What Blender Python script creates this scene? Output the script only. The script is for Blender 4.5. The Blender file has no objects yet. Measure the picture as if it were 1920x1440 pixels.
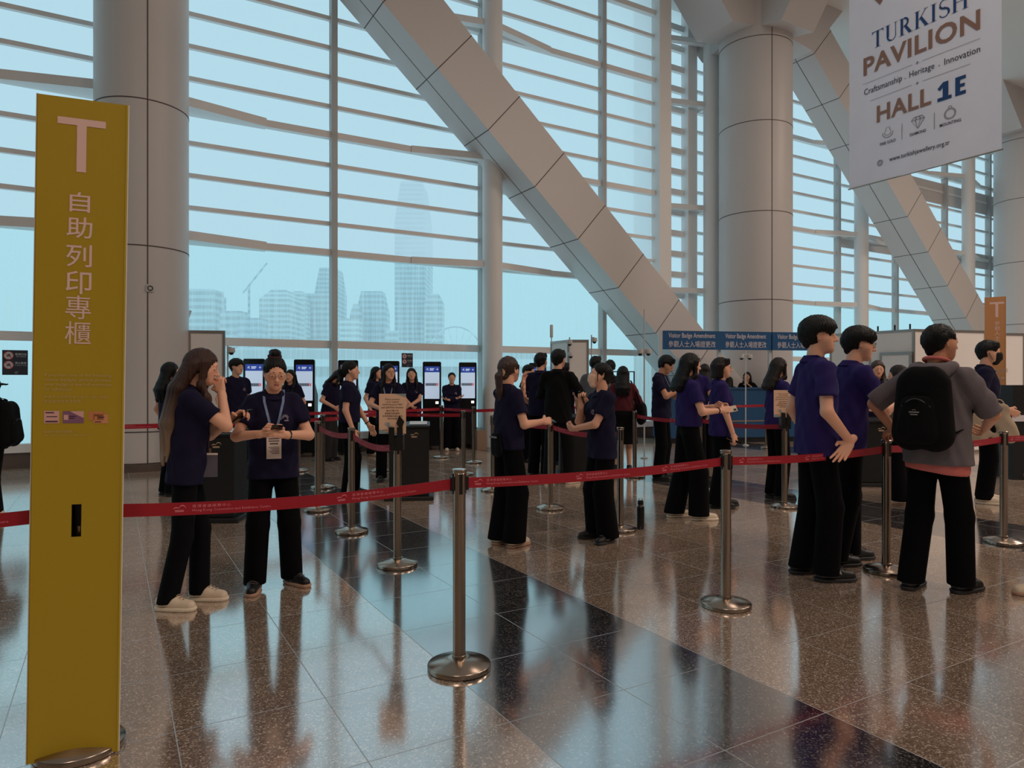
import bpy, bmesh, math, random
import numpy as np
from mathutils import Vector, Matrix
from mathutils.bvhtree import BVHTree
random.seed(7)
sc = bpy.context.scene
COL = sc.collection

# ------------------------------------------------------------------ camera
CAM_H, F, HZ = 1.40, 1300.0, 717.0          # eye height, focal length in px, horizon row
cam = bpy.data.cameras.new('camera')
cam.sensor_width = 36.0
cam.lens = F / 1920 * 36
cam.shift_y = (HZ - 720) / 1920
cam.clip_end = 3000
co = bpy.data.objects.new('camera', cam)
COL.objects.link(co)
co.location = (0, 0, CAM_H)
co.rotation_euler = (math.pi / 2, 0, 0)
sc.camera = co

# ------------------------------------------------------------------ sky, lamps, exposure
w = bpy.data.worlds.new('world')
sc.world = w
w.use_nodes = True
bg = w.node_tree.nodes['Background']
bg.inputs[0].default_value = (0.66, 0.89, 1.0, 1)
bg.inputs[1].default_value = 0.84
sc.view_settings.view_transform = 'Standard'
sc.view_settings.look = 'None'
sc.view_settings.exposure = 0.0
sc.view_settings.gamma = 1.0
sc.view_settings.use_curve_mapping = False
sc.cycles.max_bounces = 8
sc.cycles.transparent_max_bounces = 16
sc.cycles.sample_clamp_indirect = 6.0

C30, S30 = math.cos(math.radians(30)), 0.5
def UV(u, v, z=0.0):                          # building grid (u along the glass wall, v towards it) to world
    return Vector((C30 * u - S30 * v, S30 * u + C30 * v, z))
def hall_light(u, v, z, size, power, color):
    l = bpy.data.lights.new('hall_lamp', 'AREA')
    l.shape = 'SQUARE'; l.size = size; l.energy = power; l.color = color
    o = bpy.data.objects.new('hall_lamp', l)
    COL.objects.link(o)
    o.location = UV(u, v, z)
for (lu, lv, lp) in ((-4, -4, 310), (5, -4, 310), (14, -2, 590), (22, 2, 660), (9, 4, 80)):
    hall_light(lu, lv, 11.7, 2.4, lp, (1.0, 0.80, 0.66))

# ------------------------------------------------------------------ helpers
def lin(c):
    return tuple(((x / 255) / 12.92 if x / 255 <= 0.04045 else ((x / 255 + 0.055) / 1.055) ** 2.4) for x in c)
MATS = {}
def mat(name, rgb, rough=0.6, metal=0.0, bump=0.0, bscale=60, spec=0.5, emit=0.0, coat=0.0, var=0.0, vscale=5, stretch=None):
    if name in MATS: return MATS[name]
    m = bpy.data.materials.new(name); m.use_nodes = True
    nt = m.node_tree; b = nt.nodes['Principled BSDF']
    c = (*lin(rgb), 1)
    b.inputs['Base Color'].default_value = c
    b.inputs['Roughness'].default_value = rough
    b.inputs['Metallic'].default_value = metal
    b.inputs['Specular IOR Level'].default_value = spec
    b.inputs['Coat Weight'].default_value = coat
    if emit:
        b.inputs['Emission Color'].default_value = c
        b.inputs['Emission Strength'].default_value = emit
    if bump or var:
        tc = nt.nodes.new('ShaderNodeTexCoord')
        mp = nt.nodes.new('ShaderNodeMapping')
        if stretch: mp.inputs['Scale'].default_value = stretch
        nt.links.new(tc.outputs['Object'], mp.inputs[0])
    if bump:
        n = nt.nodes.new('ShaderNodeTexNoise'); n.inputs['Scale'].default_value = bscale
        n.inputs['Detail'].default_value = 3
        nt.links.new(mp.outputs[0], n.inputs['Vector'])
        bp = nt.nodes.new('ShaderNodeBump'); bp.inputs['Strength'].default_value = bump
        bp.inputs['Distance'].default_value = 0.01
        nt.links.new(n.outputs['Fac'], bp.inputs['Height'])
        nt.links.new(bp.outputs[0], b.inputs['Normal'])
    if var:
        n2 = nt.nodes.new('ShaderNodeTexNoise'); n2.inputs['Scale'].default_value = vscale
        nt.links.new(mp.outputs[0], n2.inputs['Vector'])
        mx = nt.nodes.new('ShaderNodeMix'); mx.data_type = 'RGBA'
        mx.inputs[6].default_value = tuple(x * (1 - var) for x in c[:3]) + (1,)
        mx.inputs[7].default_value = tuple(min(1, x * (1 + var)) for x in c[:3]) + (1,)
        nt.links.new(n2.outputs['Fac'], mx.inputs[0])
        nt.links.new(mx.outputs[2], b.inputs['Base Color'])
    MATS[name] = m
    return m

def tag(o, label=None, cat=None, group=None, kind=None):
    if label: o['label'] = label
    if cat: o['category'] = cat
    if group: o['group'] = group
    if kind: o['kind'] = kind
    return o
def link(o, parent=None):
    COL.objects.link(o)
    if parent is not None: o.parent = parent
    return o
def empty(name, loc, rz=0.0, label=None, cat=None, group=None):
    o = bpy.data.objects.new(name, None); o.empty_display_size = 0.2
    COL.objects.link(o); o.location = loc; o.rotation_euler = (0, 0, rz)
    return tag(o, label, cat, group)
def mesh_obj(name, verts, faces, m, parent=None, smooth=False, fmats=None):
    me = bpy.data.meshes.new(name)
    me.from_pydata([tuple(v) for v in verts], [], [tuple(f) for f in faces])
    for k in (m if isinstance(m, (list, tuple)) else [m]): me.materials.append(k)
    if fmats is not None: me.polygons.foreach_set('material_index', fmats)
    if smooth: me.polygons.foreach_set('use_smooth', [True] * len(me.polygons))
    me.update()
    o = bpy.data.objects.new(name, me)
    return link(o, parent)

class MB:
    """collects simple solids and links them as one mesh"""
    def __init__(s): s.v = []; s.f = []; s.m = []; s.cm = 0
    def add(s, v, f):
        n = len(s.v); s.v += [tuple(x) for x in v]; s.f += [tuple(i + n for i in q) for q in f]; s.m += [s.cm] * len(f)
        return s
    def box(s, x0, x1, y0, y1, z0, z1):
        return s.hexa([(x0, y0, z0), (x1, y0, z0), (x1, y1, z0), (x0, y1, z0), (x0, y0, z1), (x1, y0, z1), (x1, y1, z1), (x0, y1, z1)])
    def hexa(s, p):
        return s.add(p, [(3, 2, 1, 0), (4, 5, 6, 7), (0, 1, 5, 4), (1, 2, 6, 5), (2, 3, 7, 6), (3, 0, 4, 7)])
    def bar(s, a, b, w, h, up=(0, 0, 1)):
        a, b = Vector(a), Vector(b); d = (b - a).normalized(); up = Vector(up)
        sx = d.cross(up)
        if sx.length < 1e-6: sx = d.cross(Vector((1, 0, 0)))
        sx.normalize(); sy = sx.cross(d)
        q = [(-w / 2, -h / 2), (w / 2, -h / 2), (w / 2, h / 2), (-w / 2, h / 2)]
        return s.hexa([a + sx * i + sy * j for i, j in q] + [b + sx * i + sy * j for i, j in q])
    def lathe(s, prof, n=32, c=(0, 0, 0), cap=True, sx=1, sy=1):
        v = []; f = []; k = len(prof)
        for i in range(n):
            t = 2 * math.pi * i / n
            for r, z in prof: v.append((c[0] + sx * r * math.cos(t), c[1] + sy * r * math.sin(t), c[2] + z))
        for i in range(n):
            j = (i + 1) % n
            for q in range(k - 1): f.append((i * k + q, j * k + q, j * k + q + 1, i * k + q + 1))
        if cap:
            f.append(tuple(i * k for i in range(n))[::-1]); f.append(tuple(i * k + k - 1 for i in range(n)))
        return s.add(v, f)
    def tube(s, pts, r, n=8, cap=True):
        pts = [Vector(p) for p in pts]; v = []; f = []; m = len(pts)
        rr = r if isinstance(r, (list, tuple)) else [r] * m
        for i, p in enumerate(pts):
            d = (pts[min(i + 1, m - 1)] - pts[max(i - 1, 0)]).normalized()
            a = d.cross(Vector((0, 0, 1)))
            if a.length < 1e-3: a = d.cross(Vector((0, 1, 0)))
            a.normalize(); b = a.cross(d)
            for j in range(n):
                t = 2 * math.pi * j / n
                v.append(p + (a * math.cos(t) + b * math.sin(t)) * rr[i])
        for i in range(m - 1):
            for j in range(n):
                k = (j + 1) % n
                f.append((i * n + j, i * n + k, (i + 1) * n + k, (i + 1) * n + j))
        if cap:
            f.append(tuple(range(n))[::-1]); f.append(tuple((m - 1) * n + j for j in range(n)))
        return s.add(v, f)
    def ball(s, c, r, n=16, k=10):
        r = r if isinstance(r, (list, tuple)) else (r, r, r)
        pr = [(math.sin(math.pi * i / k), -math.cos(math.pi * i / k)) for i in range(k + 1)]
        v = []; f = []
        for i in range(n):
            t = 2 * math.pi * i / n
            for a, z in pr: v.append((c[0] + r[0] * a * math.cos(t), c[1] + r[1] * a * math.sin(t), c[2] + r[2] * z))
        for i in range(n):
            j = (i + 1) % n
            for q in range(k): f.append((i * (k + 1) + q, j * (k + 1) + q, j * (k + 1) + q + 1, i * (k + 1) + q + 1))
        return s.add(v, f)
    def build(s, name, m, parent=None, smooth=False, bevel=0.0, seg=2):
        o = mesh_obj(name, s.v, s.f, m, parent, smooth, s.m if isinstance(m, (list, tuple)) else None)
        bm = bmesh.new(); bm.from_mesh(o.data)
        bmesh.ops.recalc_face_normals(bm, faces=bm.faces); bm.to_mesh(o.data); bm.free()
        if bevel:
            b = o.modifiers.new('edge', 'BEVEL'); b.width = bevel; b.segments = seg; b.limit_method = 'ANGLE'
        if smooth and not bevel: smooth_angle(o)
        return o
def smooth_angle(o, a=40):
    bm = bmesh.new(); bm.from_mesh(o.data)
    for e in bm.edges:
        if len(e.link_faces) == 2 and e.calc_face_angle(0) > math.radians(a): e.smooth = False
    bm.to_mesh(o.data); bm.free()

def text2d(s, size=1.0, bold=0.0, space=1.0, line=1.0, align='LEFT', res=3):
    """the outline of a text as flat verts and faces, baseline of line one at y = 0"""
    cu = bpy.data.curves.new('t', 'FONT'); cu.body = s; cu.size = size; cu.offset = bold * size
    cu.space_character = space; cu.space_line = line; cu.align_x = align; cu.resolution_u = res
    o = bpy.data.objects.new('t', cu); COL.objects.link(o)
    dg = bpy.context.evaluated_depsgraph_get(); dg.update()
    me = o.evaluated_get(dg).to_mesh()
    v = np.array([tuple(x.co) for x in me.vertices]).reshape(-1, 3)[:, :2].copy(); f = [tuple(p.vertices) for p in me.polygons]
    o.evaluated_get(dg).to_mesh_clear()
    bpy.data.objects.remove(o); bpy.data.curves.remove(cu)
    return v, f
def fit(t, x0, x1, y0, y1=None):
    """scale flat text into a box: full width, and height when y1 is given"""
    v, f = t; v = v.copy(); a = v.min(0); b = v.max(0)
    sx = (x1 - x0) / (b[0] - a[0]); sy = sx if y1 is None else (y1 - y0) / (b[1] - a[1])
    v[:, 0] = x0 + (v[:, 0] - a[0]) * sx; v[:, 1] = y0 + (v[:, 1] - a[1]) * sy
    return v, f
def rect2d(x0, x1, y0, y1): return np.array([(x0, y0), (x1, y0), (x1, y1), (x0, y1)]), [(0, 1, 2, 3)]
def stroke2d(pts, wd, closed=False):
    p = [Vector(q) for q in pts]; n = len(p); L = []; R = []
    for i in range(n):
        a = p[(i - 1) % n] if closed or i > 0 else p[i]; b = p[(i + 1) % n] if closed or i < n - 1 else p[i]
        d = (b - a).normalized(); q = Vector((-d.y, d.x)) * wd / 2
        L.append(p[i] + q); R.append(p[i] - q)
    v = np.array([tuple(x) for x in L + R]); f = [(i, n + i, n + (i + 1) % n, (i + 1) % n) for i in range(n if closed else n - 1)]
    return v, f
def ring2d(cx, cy, rx, ry, wd, n=28): return stroke2d([(cx + rx * math.cos(2 * math.pi * i / n), cy + ry * math.sin(2 * math.pi * i / n)) for i in range(n)], wd, True)
def poly2d(pts): return np.array(pts, float), [tuple(range(len(pts)))]
def join2d(parts):
    v = []; f = []; n = 0
    for a, b in parts:
        v.append(np.array(a)); f += [tuple(i + n for i in q) for q in b]; n += len(a)
    return np.concatenate(v), f
def lettering(name, t, m, parent, org, ex, ey, off=0.002, fn=None):
    """flat marks laid on a plane (origin, x axis, y axis) just above it; fn bends them"""
    v, f = t; org, ex, ey = Vector(org), Vector(ex), Vector(ey); nn = ex.cross(ey)
    P = [(Vector(fn(a, b)) if fn else org + ex * float(a) + ey * float(b)) + nn * off for a, b in v]
    return mesh_obj(name, P, f, m, parent)
def px(x, y):                                  # floor point seen at a pixel of the 1920 x 1440 frame
    Y = F * CAM_H / (y - HZ)
    return Vector(((x - 960) / F * Y, Y, 0))
def at(x, Y, z=0.0): return Vector(((x - 960) / F * Y, Y, z))
# ------------------------------------------------------------------ materials of the hall
def node_mat(name):
    m = bpy.data.materials.new(name); m.use_nodes = True
    nt = m.node_tree
    return m, nt, nt.nodes, nt.links
def floor_material():
    m, nt, N, L = node_mat('polished_granite_tiles')
    b = N['Principled BSDF']
    tc = N.new('ShaderNodeTexCoord'); sp = N.new('ShaderNodeSeparateXYZ'); L.new(tc.outputs['Object'], sp.inputs[0])
    def mth(op, a, bb=None, cl=False):
        n = N.new('ShaderNodeMath'); n.operation = op; n.use_clamp = cl
        for i, q in enumerate((a, bb)):
            if q is None: continue
            if isinstance(q, (int, float)): n.inputs[i].default_value = q
            else: L.new(q, n.inputs[i])
        return n.outputs[0]
    def joint(c, off, per, wd):
        fr = mth('FRACT', mth('DIVIDE', mth('SUBTRACT', c, off - 60.0), per))
        d = mth('MULTIPLY', mth('MINIMUM', fr, mth('SUBTRACT', 1.0, fr)), per)
        return mth('LESS_THAN', d, wd)
    ju = joint(sp.outputs[0], 0.22, 0.6, 0.0022); jv = joint(sp.outputs[1], 0.08, 0.6, 0.0022)
    jt = mth('MAXIMUM', ju, jv)
    st = mth('LESS_THAN', mth('FRACT', mth('DIVIDE', mth('SUBTRACT', sp.outputs[0], 1.42 - 51.0), 5.1)), 1.2 / 5.1)
    # tile tone
    cu = mth('FLOOR', mth('DIVIDE', mth('SUBTRACT', sp.outputs[0], 0.22), 0.6)); cv = mth('FLOOR', mth('DIVIDE', mth('SUBTRACT', sp.outputs[1], 0.08), 0.6))
    cb = N.new('ShaderNodeCombineXYZ'); L.new(cu, cb.inputs[0]); L.new(cv, cb.inputs[1])
    wn = N.new('ShaderNodeTexWhiteNoise'); L.new(cb.outputs[0], wn.inputs['Vector'])
    vo = N.new('ShaderNodeTexVoronoi'); vo.inputs['Scale'].default_value = 165; L.new(tc.outputs['Object'], vo.inputs['Vector'])
    no = N.new('ShaderNodeTexNoise'); no.inputs['Scale'].default_value = 320; no.inputs['Detail'].default_value = 2; L.new(tc.outputs['Object'], no.inputs['Vector'])
    rs = N.new('ShaderNodeSeparateColor'); L.new(vo.outputs['Color'], rs.inputs[0])
    def ramp(src, stops):
        r = N.new('ShaderNodeValToRGB'); L.new(src, r.inputs[0]); e = r.color_ramp.elements
        e[0].position, e[0].color = stops[0][0], (*lin(stops[0][1]), 1); e[1].position, e[1].color = stops[-1][0], (*lin(stops[-1][1]), 1)
        for p, c in stops[1:-1]:
            q = e.new(p); q.color = (*lin(c), 1)
        return r.outputs[0]
    br = ramp(rs.outputs[0], [(0.0, (126, 102, 84)), (0.5, (164, 138, 118)), (0.82, (196, 170, 150)), (0.95, (240, 220, 200)), (1.0, (252, 240, 226))])
    bk = ramp(rs.outputs[1], [(0.0, (20, 20, 22)), (0.7, (52, 50, 52)), (0.9, (120, 112, 110)), (1.0, (176, 166, 160))])
    def mixc(f, a, c, mode='MIX'):
        x = N.new('ShaderNodeMix'); x.data_type = 'RGBA'; x.blend_type = mode
        for i, q in ((0, f), (6, a), (7, c)):
            if isinstance(q, (int, float)): x.inputs[i].default_value = q
            elif isinstance(q, tuple): x.inputs[i].default_value = q
            else: L.new(q, x.inputs[i])
        return x.outputs[2]
    c = mixc(st, br, bk)
    c = mixc(mth('MULTIPLY', mth('SUBTRACT', no.outputs['Fac'], 0.35, True), 0.9, True), c, mixc(1.0, c, (0.35, 0.33, 0.32, 1), 'MULTIPLY'))
    tn = mth('ADD', mth('MULTIPLY', wn.outputs['Value'], 0.22), 0.88)
    cbn = N.new('ShaderNodeCombineXYZ')
    for i in range(3): L.new(tn, cbn.inputs[i])
    c = mixc(1.0, c, cbn.outputs[0], 'MULTIPLY')
    c = mixc(mth('MULTIPLY', jt, 0.75), c, (*lin((58, 50, 46)), 1))
    L.new(c, b.inputs['Base Color'])
    L.new(mth('ADD', 0.115, mth('MULTIPLY', jt, 0.4)), b.inputs['Roughness'])
    b.inputs['IOR'].default_value = 7.0
    bp = N.new('ShaderNodeBump'); bp.inputs['Strength'].default_value = 0.25; bp.inputs['Distance'].default_value = 0.002; bp.invert = True
    L.new(jt, bp.inputs['Height']); L.new(bp.outputs[0], b.inputs['Normal'])
    return m
def glass_material(name, tint, haze0, haze1, streak):
    m, nt, N, L = node_mat(name)
    N.remove(N['Principled BSDF']); out = N['Material Output']
    tr = N.new('ShaderNodeBsdfTransparent'); tr.inputs[0].default_value = (*tint, 1)
    tl = N.new('ShaderNodeBsdfTranslucent'); tl.inputs[0].default_value = (*[0.35 + 0.65 * t for t in tint], 1)
    mx = N.new('ShaderNodeMixShader'); L.new(tr.outputs[0], mx.inputs[1]); L.new(tl.outputs[0], mx.inputs[2])
    tc = N.new('ShaderNodeTexCoord'); mp = N.new('ShaderNodeMapping'); L.new(tc.outputs['Object'], mp.inputs[0])
    mp.inputs['Scale'].default_value = (22, 22, 0.55)
    no = N.new('ShaderNodeTexNoise'); no.inputs['Scale'].default_value = 1.0; no.inputs['Detail'].default_value = 4; no.inputs['Roughness'].default_value = 0.7
    L.new(mp.outputs[0], no.inputs['Vector'])
    n2 = N.new('ShaderNodeTexNoise'); n2.inputs['Scale'].default_value = 0.9; L.new(tc.outputs['Object'], n2.inputs['Vector'])
    mr = N.new('ShaderNodeMapRange'); mr.inputs[1].default_value = 0.42; mr.inputs[2].default_value = 0.72
    mr.inputs[3].default_value = haze0; mr.inputs[4].default_value = haze1
    if streak: L.new(no.outputs['Fac'], mr.inputs[0])
    else: L.new(n2.outputs['Fac'], mr.inputs[0])
    L.new(mr.outputs[0], mx.inputs[0])
    L.new(mx.outputs[0], out.inputs[0])
    return m
M_FLOOR = floor_material()
M_PANE = glass_material('fritted_upper_glass', (0.80, 0.96, 1.0), 0.78, 0.88, False)
M_RAIN = glass_material('rain_streaked_glass', (0.70, 0.97, 0.99), 0.44, 0.76, True)
M_FRAME = mat('painted_window_metal', (234, 232, 230), 0.45)
M_CLAD = mat('white_cladding', (212, 205, 202), 0.42)
M_SEAM = mat('cladding_joint', (92, 80, 78), 0.7)
M_CEIL = mat('ceiling_white', (236, 233, 230), 0.7)
M_WALL = mat('hall_wall', (168, 160, 152), 0.7)
M_GRAN = mat('granite_plinth', (98, 84, 78), 0.35, var=0.35, vscale=120)
M_STEEL = mat('brushed_steel', (176, 160, 146), 0.22, 1.0, bump=0.03, bscale=30, stretch=(12, 12, 0.6))
M_BLACKP = mat('black_plastic', (14, 14, 16), 0.4)
M_BELT = mat('red_belt', (160, 2, 30), 0.55, bump=0.15, bscale=300)
M_BELTTX = mat('belt_print', (232, 128, 140), 0.6)
M_WHITE = mat('white_print', (236, 226, 222), 0.6)
R30 = math.radians(30)

# ------------------------------------------------------------------ floor, ceiling, closing walls
o = MB().box(-24, 62, -18, 15.4, -0.2, 0).build('floor', M_FLOOR); o.rotation_euler.z = R30; tag(o, kind='structure')
o = MB().box(-24, 62, -18, 15.4, 12.0, 12.3).build('ceiling', M_CEIL); o.rotation_euler.z = R30; tag(o, kind='structure')
for nm, b in (('wall_back', (-24, 62, -18.2, -18, 0, 12)), ('wall_left', (-24.2, -24, -18, 15.4, 0, 12)), ('wall_right', (62, 62.2, -18, 15.4, 0, 12))):
    o = MB().box(*b).build(nm, M_WALL); o.rotation_euler.z = R30; tag(o, kind='structure')

# ------------------------------------------------------------------ glass wall, bay by bay
CELL, R0 = 0.585, 3.98
RAILK = (0, 4, 9, 12)
V1, V2 = 13.86, 14.80
def window_bay(n, u0, u1, v, bands=(), endl=True, endr=True):
    root = MB(); h = 12.0
    mw, md = 0.058, 0.20
    for u, on in ((u0, endl), (u1, endr)):
        if on: root.box(u - mw, u + mw, v - md, v, 0.0, h)
    root.box(u0, u1, v - 0.16, v + 0.06, 0.26, 0.40)                       # sill
    root.box(u0, u1, v - 0.10, v, 2.08, 2.23)                              # low rail
    k = 0; z = R0
    while z < 11.6:
        if k in RAILK:
            root.box(u0, u1, v - 0.14, v, z - 0.065, z + 0.065)
        else:
            root.box(u0, u1, v - 0.085, v, z - 0.040, z + 0.040)
        k += 1; z = R0 + k * CELL
    fr = root.build(f'window_{n}', M_FRAME); fr.rotation_euler.z = R30; tag(fr, kind='structure')
    g = MB(); g.add([(u0, v + 0.01, R0), (u1, v + 0.01, R0), (u1, v + 0.01, 12), (u0, v + 0.01, 12)], [(0, 1, 2, 3)])
    g.build('upper_panes', M_PANE, fr)
    g = MB(); g.add([(u0, v + 0.01, 0.3), (u1, v + 0.01, 0.3), (u1, v + 0.01, R0), (u0, v + 0.01, R0)], [(0, 1, 2, 3)])
    g.build('lower_panes', M_RAIN, fr)
    pl = MB().box(u0, u1, v - 0.10, v + 0.08, 0.0, 0.26); pl.build('granite_plinth', M_GRAN, fr)
    if bands:
        q = MB()
        for z0, z1 in bands: q.box(u0 + 0.05, u1 - 0.05, v - 0.06, v - 0.005, z0, z1)
        q.build('solid_panels', M_CLAD, fr)
US1 = [-23.0, -19.65, -16.3, -12.95, -9.6, -6.25, -2.87, 0.48, 3.83, 7.17, 10.53, 12.30]
for i in range(len(US1) - 1): window_bay(i + 1, US1[i], US1[i + 1], V1)
US2 = [14.45, 17.8, 21.1, 24.4, 27.6, 30.8, 34.1, 37.4, 40.7, 44.0, 47.3, 50.6, 54, 57.3, 60.6]
for i in range(len(US2) - 1):
    bd = ((5.98, 6.56),) if 21 < US2[i] < 24 else (((5.98, 6.56), (8.2, 9.0)) if US2[i] > 24 else ())
    window_bay(20 + i, US2[i], US2[i + 1], V2, bd)
# the return where the wall steps back: a narrow glazed slit beside a thick post
s = MB()
s.box(12.22, 12.62, V1 - 0.30, V1 + 0.05, 0, 12); s.box(14.15, 14.5, V2 - 0.28, V2, 0, 12)
k = 0
while 0.4 + k * CELL < 12:
    s.box(12.55, 14.3, V2 - 0.10, V2 + 0.02, 0.28 + k * CELL, 0.45 + k * CELL); k += 1
s.box(12.4, 12.55, V1, V2, 0, 12)
o = s.build('window_40', M_FRAME); o.rotation_euler.z = R30; tag(o, kind='structure')
g = MB(); g.add([(12.5, V2 + 0.01, 0), (14.3, V2 + 0.01, 0), (14.3, V2 + 0.01, 12), (12.5, V2 + 0.01, 12)], [(0, 1, 2, 3)])
g.build('slit_panes', M_PANE, o)
# end closers so no sky leaks past the wall ends
o = MB().box(-24, -23, V1 - 0.3, V1 + 0.1, 0, 12).box(60.6, 62, V2 - 0.3, V2 + 0.1, 0, 12).build('wall_front', M_WALL); o.rotation_euler.z = R30; tag(o, kind='structure')

# ------------------------------------------------------------------ big clad columns, braces, slim columns
def big_column(u, v, r, seams, joint_az):
    c = UV(u, v)
    mb = MB().lathe([(r, 0.13), (r, 12.0)], 64, cap=False)
    col = mb.build('column', M_CLAD, None, True); col.location = c; tag(col, kind='structure')
    sm = MB()
    for z in seams: sm.lathe([(r + 0.0005, z - 0.009), (r + 0.004, z - 0.009), (r + 0.004, z + 0.009), (r + 0.0005, z + 0.009)], 64, cap=False)
    for a in joint_az:
        a = math.radians(a); x, y = math.cos(a), math.sin(a)
        sm.bar((x * r, y * r, 0.13), (x * r, y * r, 12), 0.016, 0.016, up=(x, y, 0))
    sm.build('seam', M_SEAM, col)
    MB().lathe([(r + 0.05, 0), (r + 0.05, 0.115), (r - 0.02, 0.125)], 64).build('granite_plinth', M_GRAN, col, True)
    return col
cA = UV(0.44, 13.04); aA = math.degrees(math.atan2(-cA.y, -cA.x))
COL1 = big_column(0.44, 13.0, 0.70, (0.62, 3.55, 5.85, 8.2), (aA + 6, aA + 130, aA - 110))
COL2 = big_column(15.18, 13.04, 0.95, (3.55, 5.85, 8.2, 10.4), (aA - 22, aA + 78, aA + 190))
cC = UV(29.9, 13.04)
COL3 = big_column(29.9, 13.04, 0.95, (3.55, 5.85, 8.2, 10.4), (aA - 60, aA + 40, aA + 190))
def brace(ua, za, ub, zb, vf, th, first):
    a, b = Vector((ua, 0, za)), Vector((ub, 0, zb)); d = (b - a).normalized(); n = Vector((-d.z, 0, d.x)); n = n if n.z > 0 else -n
    def P(s, t, dv): q = a + d * s + n * t; return Vector((q.x, vf + dv, q.z))
    Ln = (b - a).length
    h = th / 2
    o = MB().hexa([P(0, -h, 0), P(Ln, -h, 0), P(Ln, -h, th), P(0, -h, th), P(0, h, 0), P(Ln, h, 0), P(Ln, h, th), P(0, h, th)]).build('brace_beam', M_CLAD)
    o.rotation_euler.z = R30; tag(o, kind='structure')
    s = MB(); g = 0.009; e = 0.003
    k = first
    while k < Ln:
        s.hexa([P(k - g, -h - e, -e), P(k + g, -h - e, -e), P(k + g, -h - e, 0), P(k - g, -h - e, 0), P(k - g, h + e, -e), P(k + g, h + e, -e), P(k + g, h + e, 0), P(k - g, h + e, 0)])
        s.hexa([P(k - g, -h - e, 0), P(k + g, -h - e, 0), P(k + g, -h - e, th), P(k - g, -h - e, th), P(k - g, -h, 0), P(k + g, -h, 0), P(k + g, -h, th), P(k - g, -h, th)])
        k += 1.5
    s.hexa([P(0, -h - e, th / 2 - g), P(Ln, -h - e, th / 2 - g), P(Ln, -h - e, th / 2 + g), P(0, -h - e, th / 2 + g), P(0, -h, th / 2 - g), P(Ln, -h, th / 2 - g), P(Ln, -h, th / 2 + g), P(0, -h, th / 2 + g)])
    s.build('seam', M_SEAM, o)
def brace_line(du): return (0.7 + du, 12.6, 14.85 + du, 0.0)
for du in (0.0, 14.74):
    ua, za, ub, zb = 0.75 + du, 12.55, 14.9 + du, -0.02
    brace(ua, za, ub, zb, 12.5, 1.12, 0.9)
def capital(u, v):
    # the faceted head where the braces meet the column
    s = MB()
    for sg in (-1, 1):
        s.hexa([Vector((u + sg * 0.2, v - 0.62, 10.75)), Vector((u + sg * 1.55, v - 0.62, 10.55)), Vector((u + sg * 1.55, v + 0.62, 10.55)), Vector((u + sg * 0.2, v + 0.62, 10.75)),
                Vector((u + sg * 0.2, v - 0.62, 12)), Vector((u + sg * 2.9, v - 0.62, 12)), Vector((u + sg * 2.9, v + 0.62, 12)), Vector((u + sg * 0.2, v + 0.62, 12))])
        s.hexa([Vector((u - 0.62, v + sg * 0.2, 10.75)), Vector((u + 0.62, v + sg * 0.2, 10.75)), Vector((u + 0.62, v + sg * 1.35, 10.5)), Vector((u - 0.62, v + sg * 1.35, 10.5)),
                Vector((u - 0.62, v + sg * 0.2, 12)), Vector((u + 0.62, v + sg * 0.2, 12)), Vector((u + 0.62, v + sg * 2.4, 12)), Vector((u - 0.62, v + sg * 2.4, 12))])
    o = s.build('beam_capital', M_CLAD); o.rotation_euler.z = R30; tag(o, kind='structure')
capital(15.18, 13.04); capital(29.9, 13.04)
def slim_column(u, v, r=0.22):
    o = MB().lathe([(r, 0), (r, 12)], 32, cap=False).build('slim_column', M_FRAME, None, True)
    o.location = UV(u, v); tag(o, kind='structure')
    vw = V1 if u < 12 else V2
    b = MB()
    for k in RAILK:                                    # bent arms from the rails out to the column
        z = R0 + k * CELL
        for sg in (-1, 1):
            b.hexa([Vector((sg * 0.15, -0.02, z - 0.07)), Vector((sg * 1.75, vw - v - 0.17, z - 0.07)), Vector((sg * 1.75, vw - v - 0.02, z - 0.07)), Vector((sg * 0.15, 0.16, z - 0.07)),
                    Vector((sg * 0.15, -0.02, z + 0.07)), Vector((sg * 1.75, vw - v - 0.17, z + 0.07)), Vector((sg * 1.75, vw - v - 0.02, z + 0.07)), Vector((sg * 0.15, 0.16, z + 0.07))])
        b.box(-0.05, 0.05, 0.1, vw - v, z - 0.05, z + 0.05)
    a = b.build('bracket_arm', M_FRAME, o); a.rotation_euler.z = R30
for u, v in ((7.22, 13.36), (14.72, 14.2), (21.65, 14.2), (28.3, 14.2), (35, 14.2)): slim_column(u, v)
# rails flare out to the first column as well
b = MB()
for k in RAILK[:2]:
    z = R0 + k * CELL
    for sg in (-1, 1):
        b.hexa([Vector((0.44 + sg * 0.3, V1 - 0.62, z - 0.08)), Vector((0.44 + sg * 2.1, V1 - 0.18, z - 0.08)), Vector((0.44 + sg * 2.1, V1, z - 0.08)), Vector((0.44 + sg * 0.3, V1, z - 0.08)),
                Vector((0.44 + sg * 0.3, V1 - 0.62, z + 0.08)), Vector((0.44 + sg * 2.1, V1 - 0.18, z + 0.08)), Vector((0.44 + sg * 2.1, V1, z + 0.08)), Vector((0.44 + sg * 0.3, V1, z + 0.08))])
o = b.build('trim_1', M_FRAME); o.rotation_euler.z = R30; tag(o, kind='structure')

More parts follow.
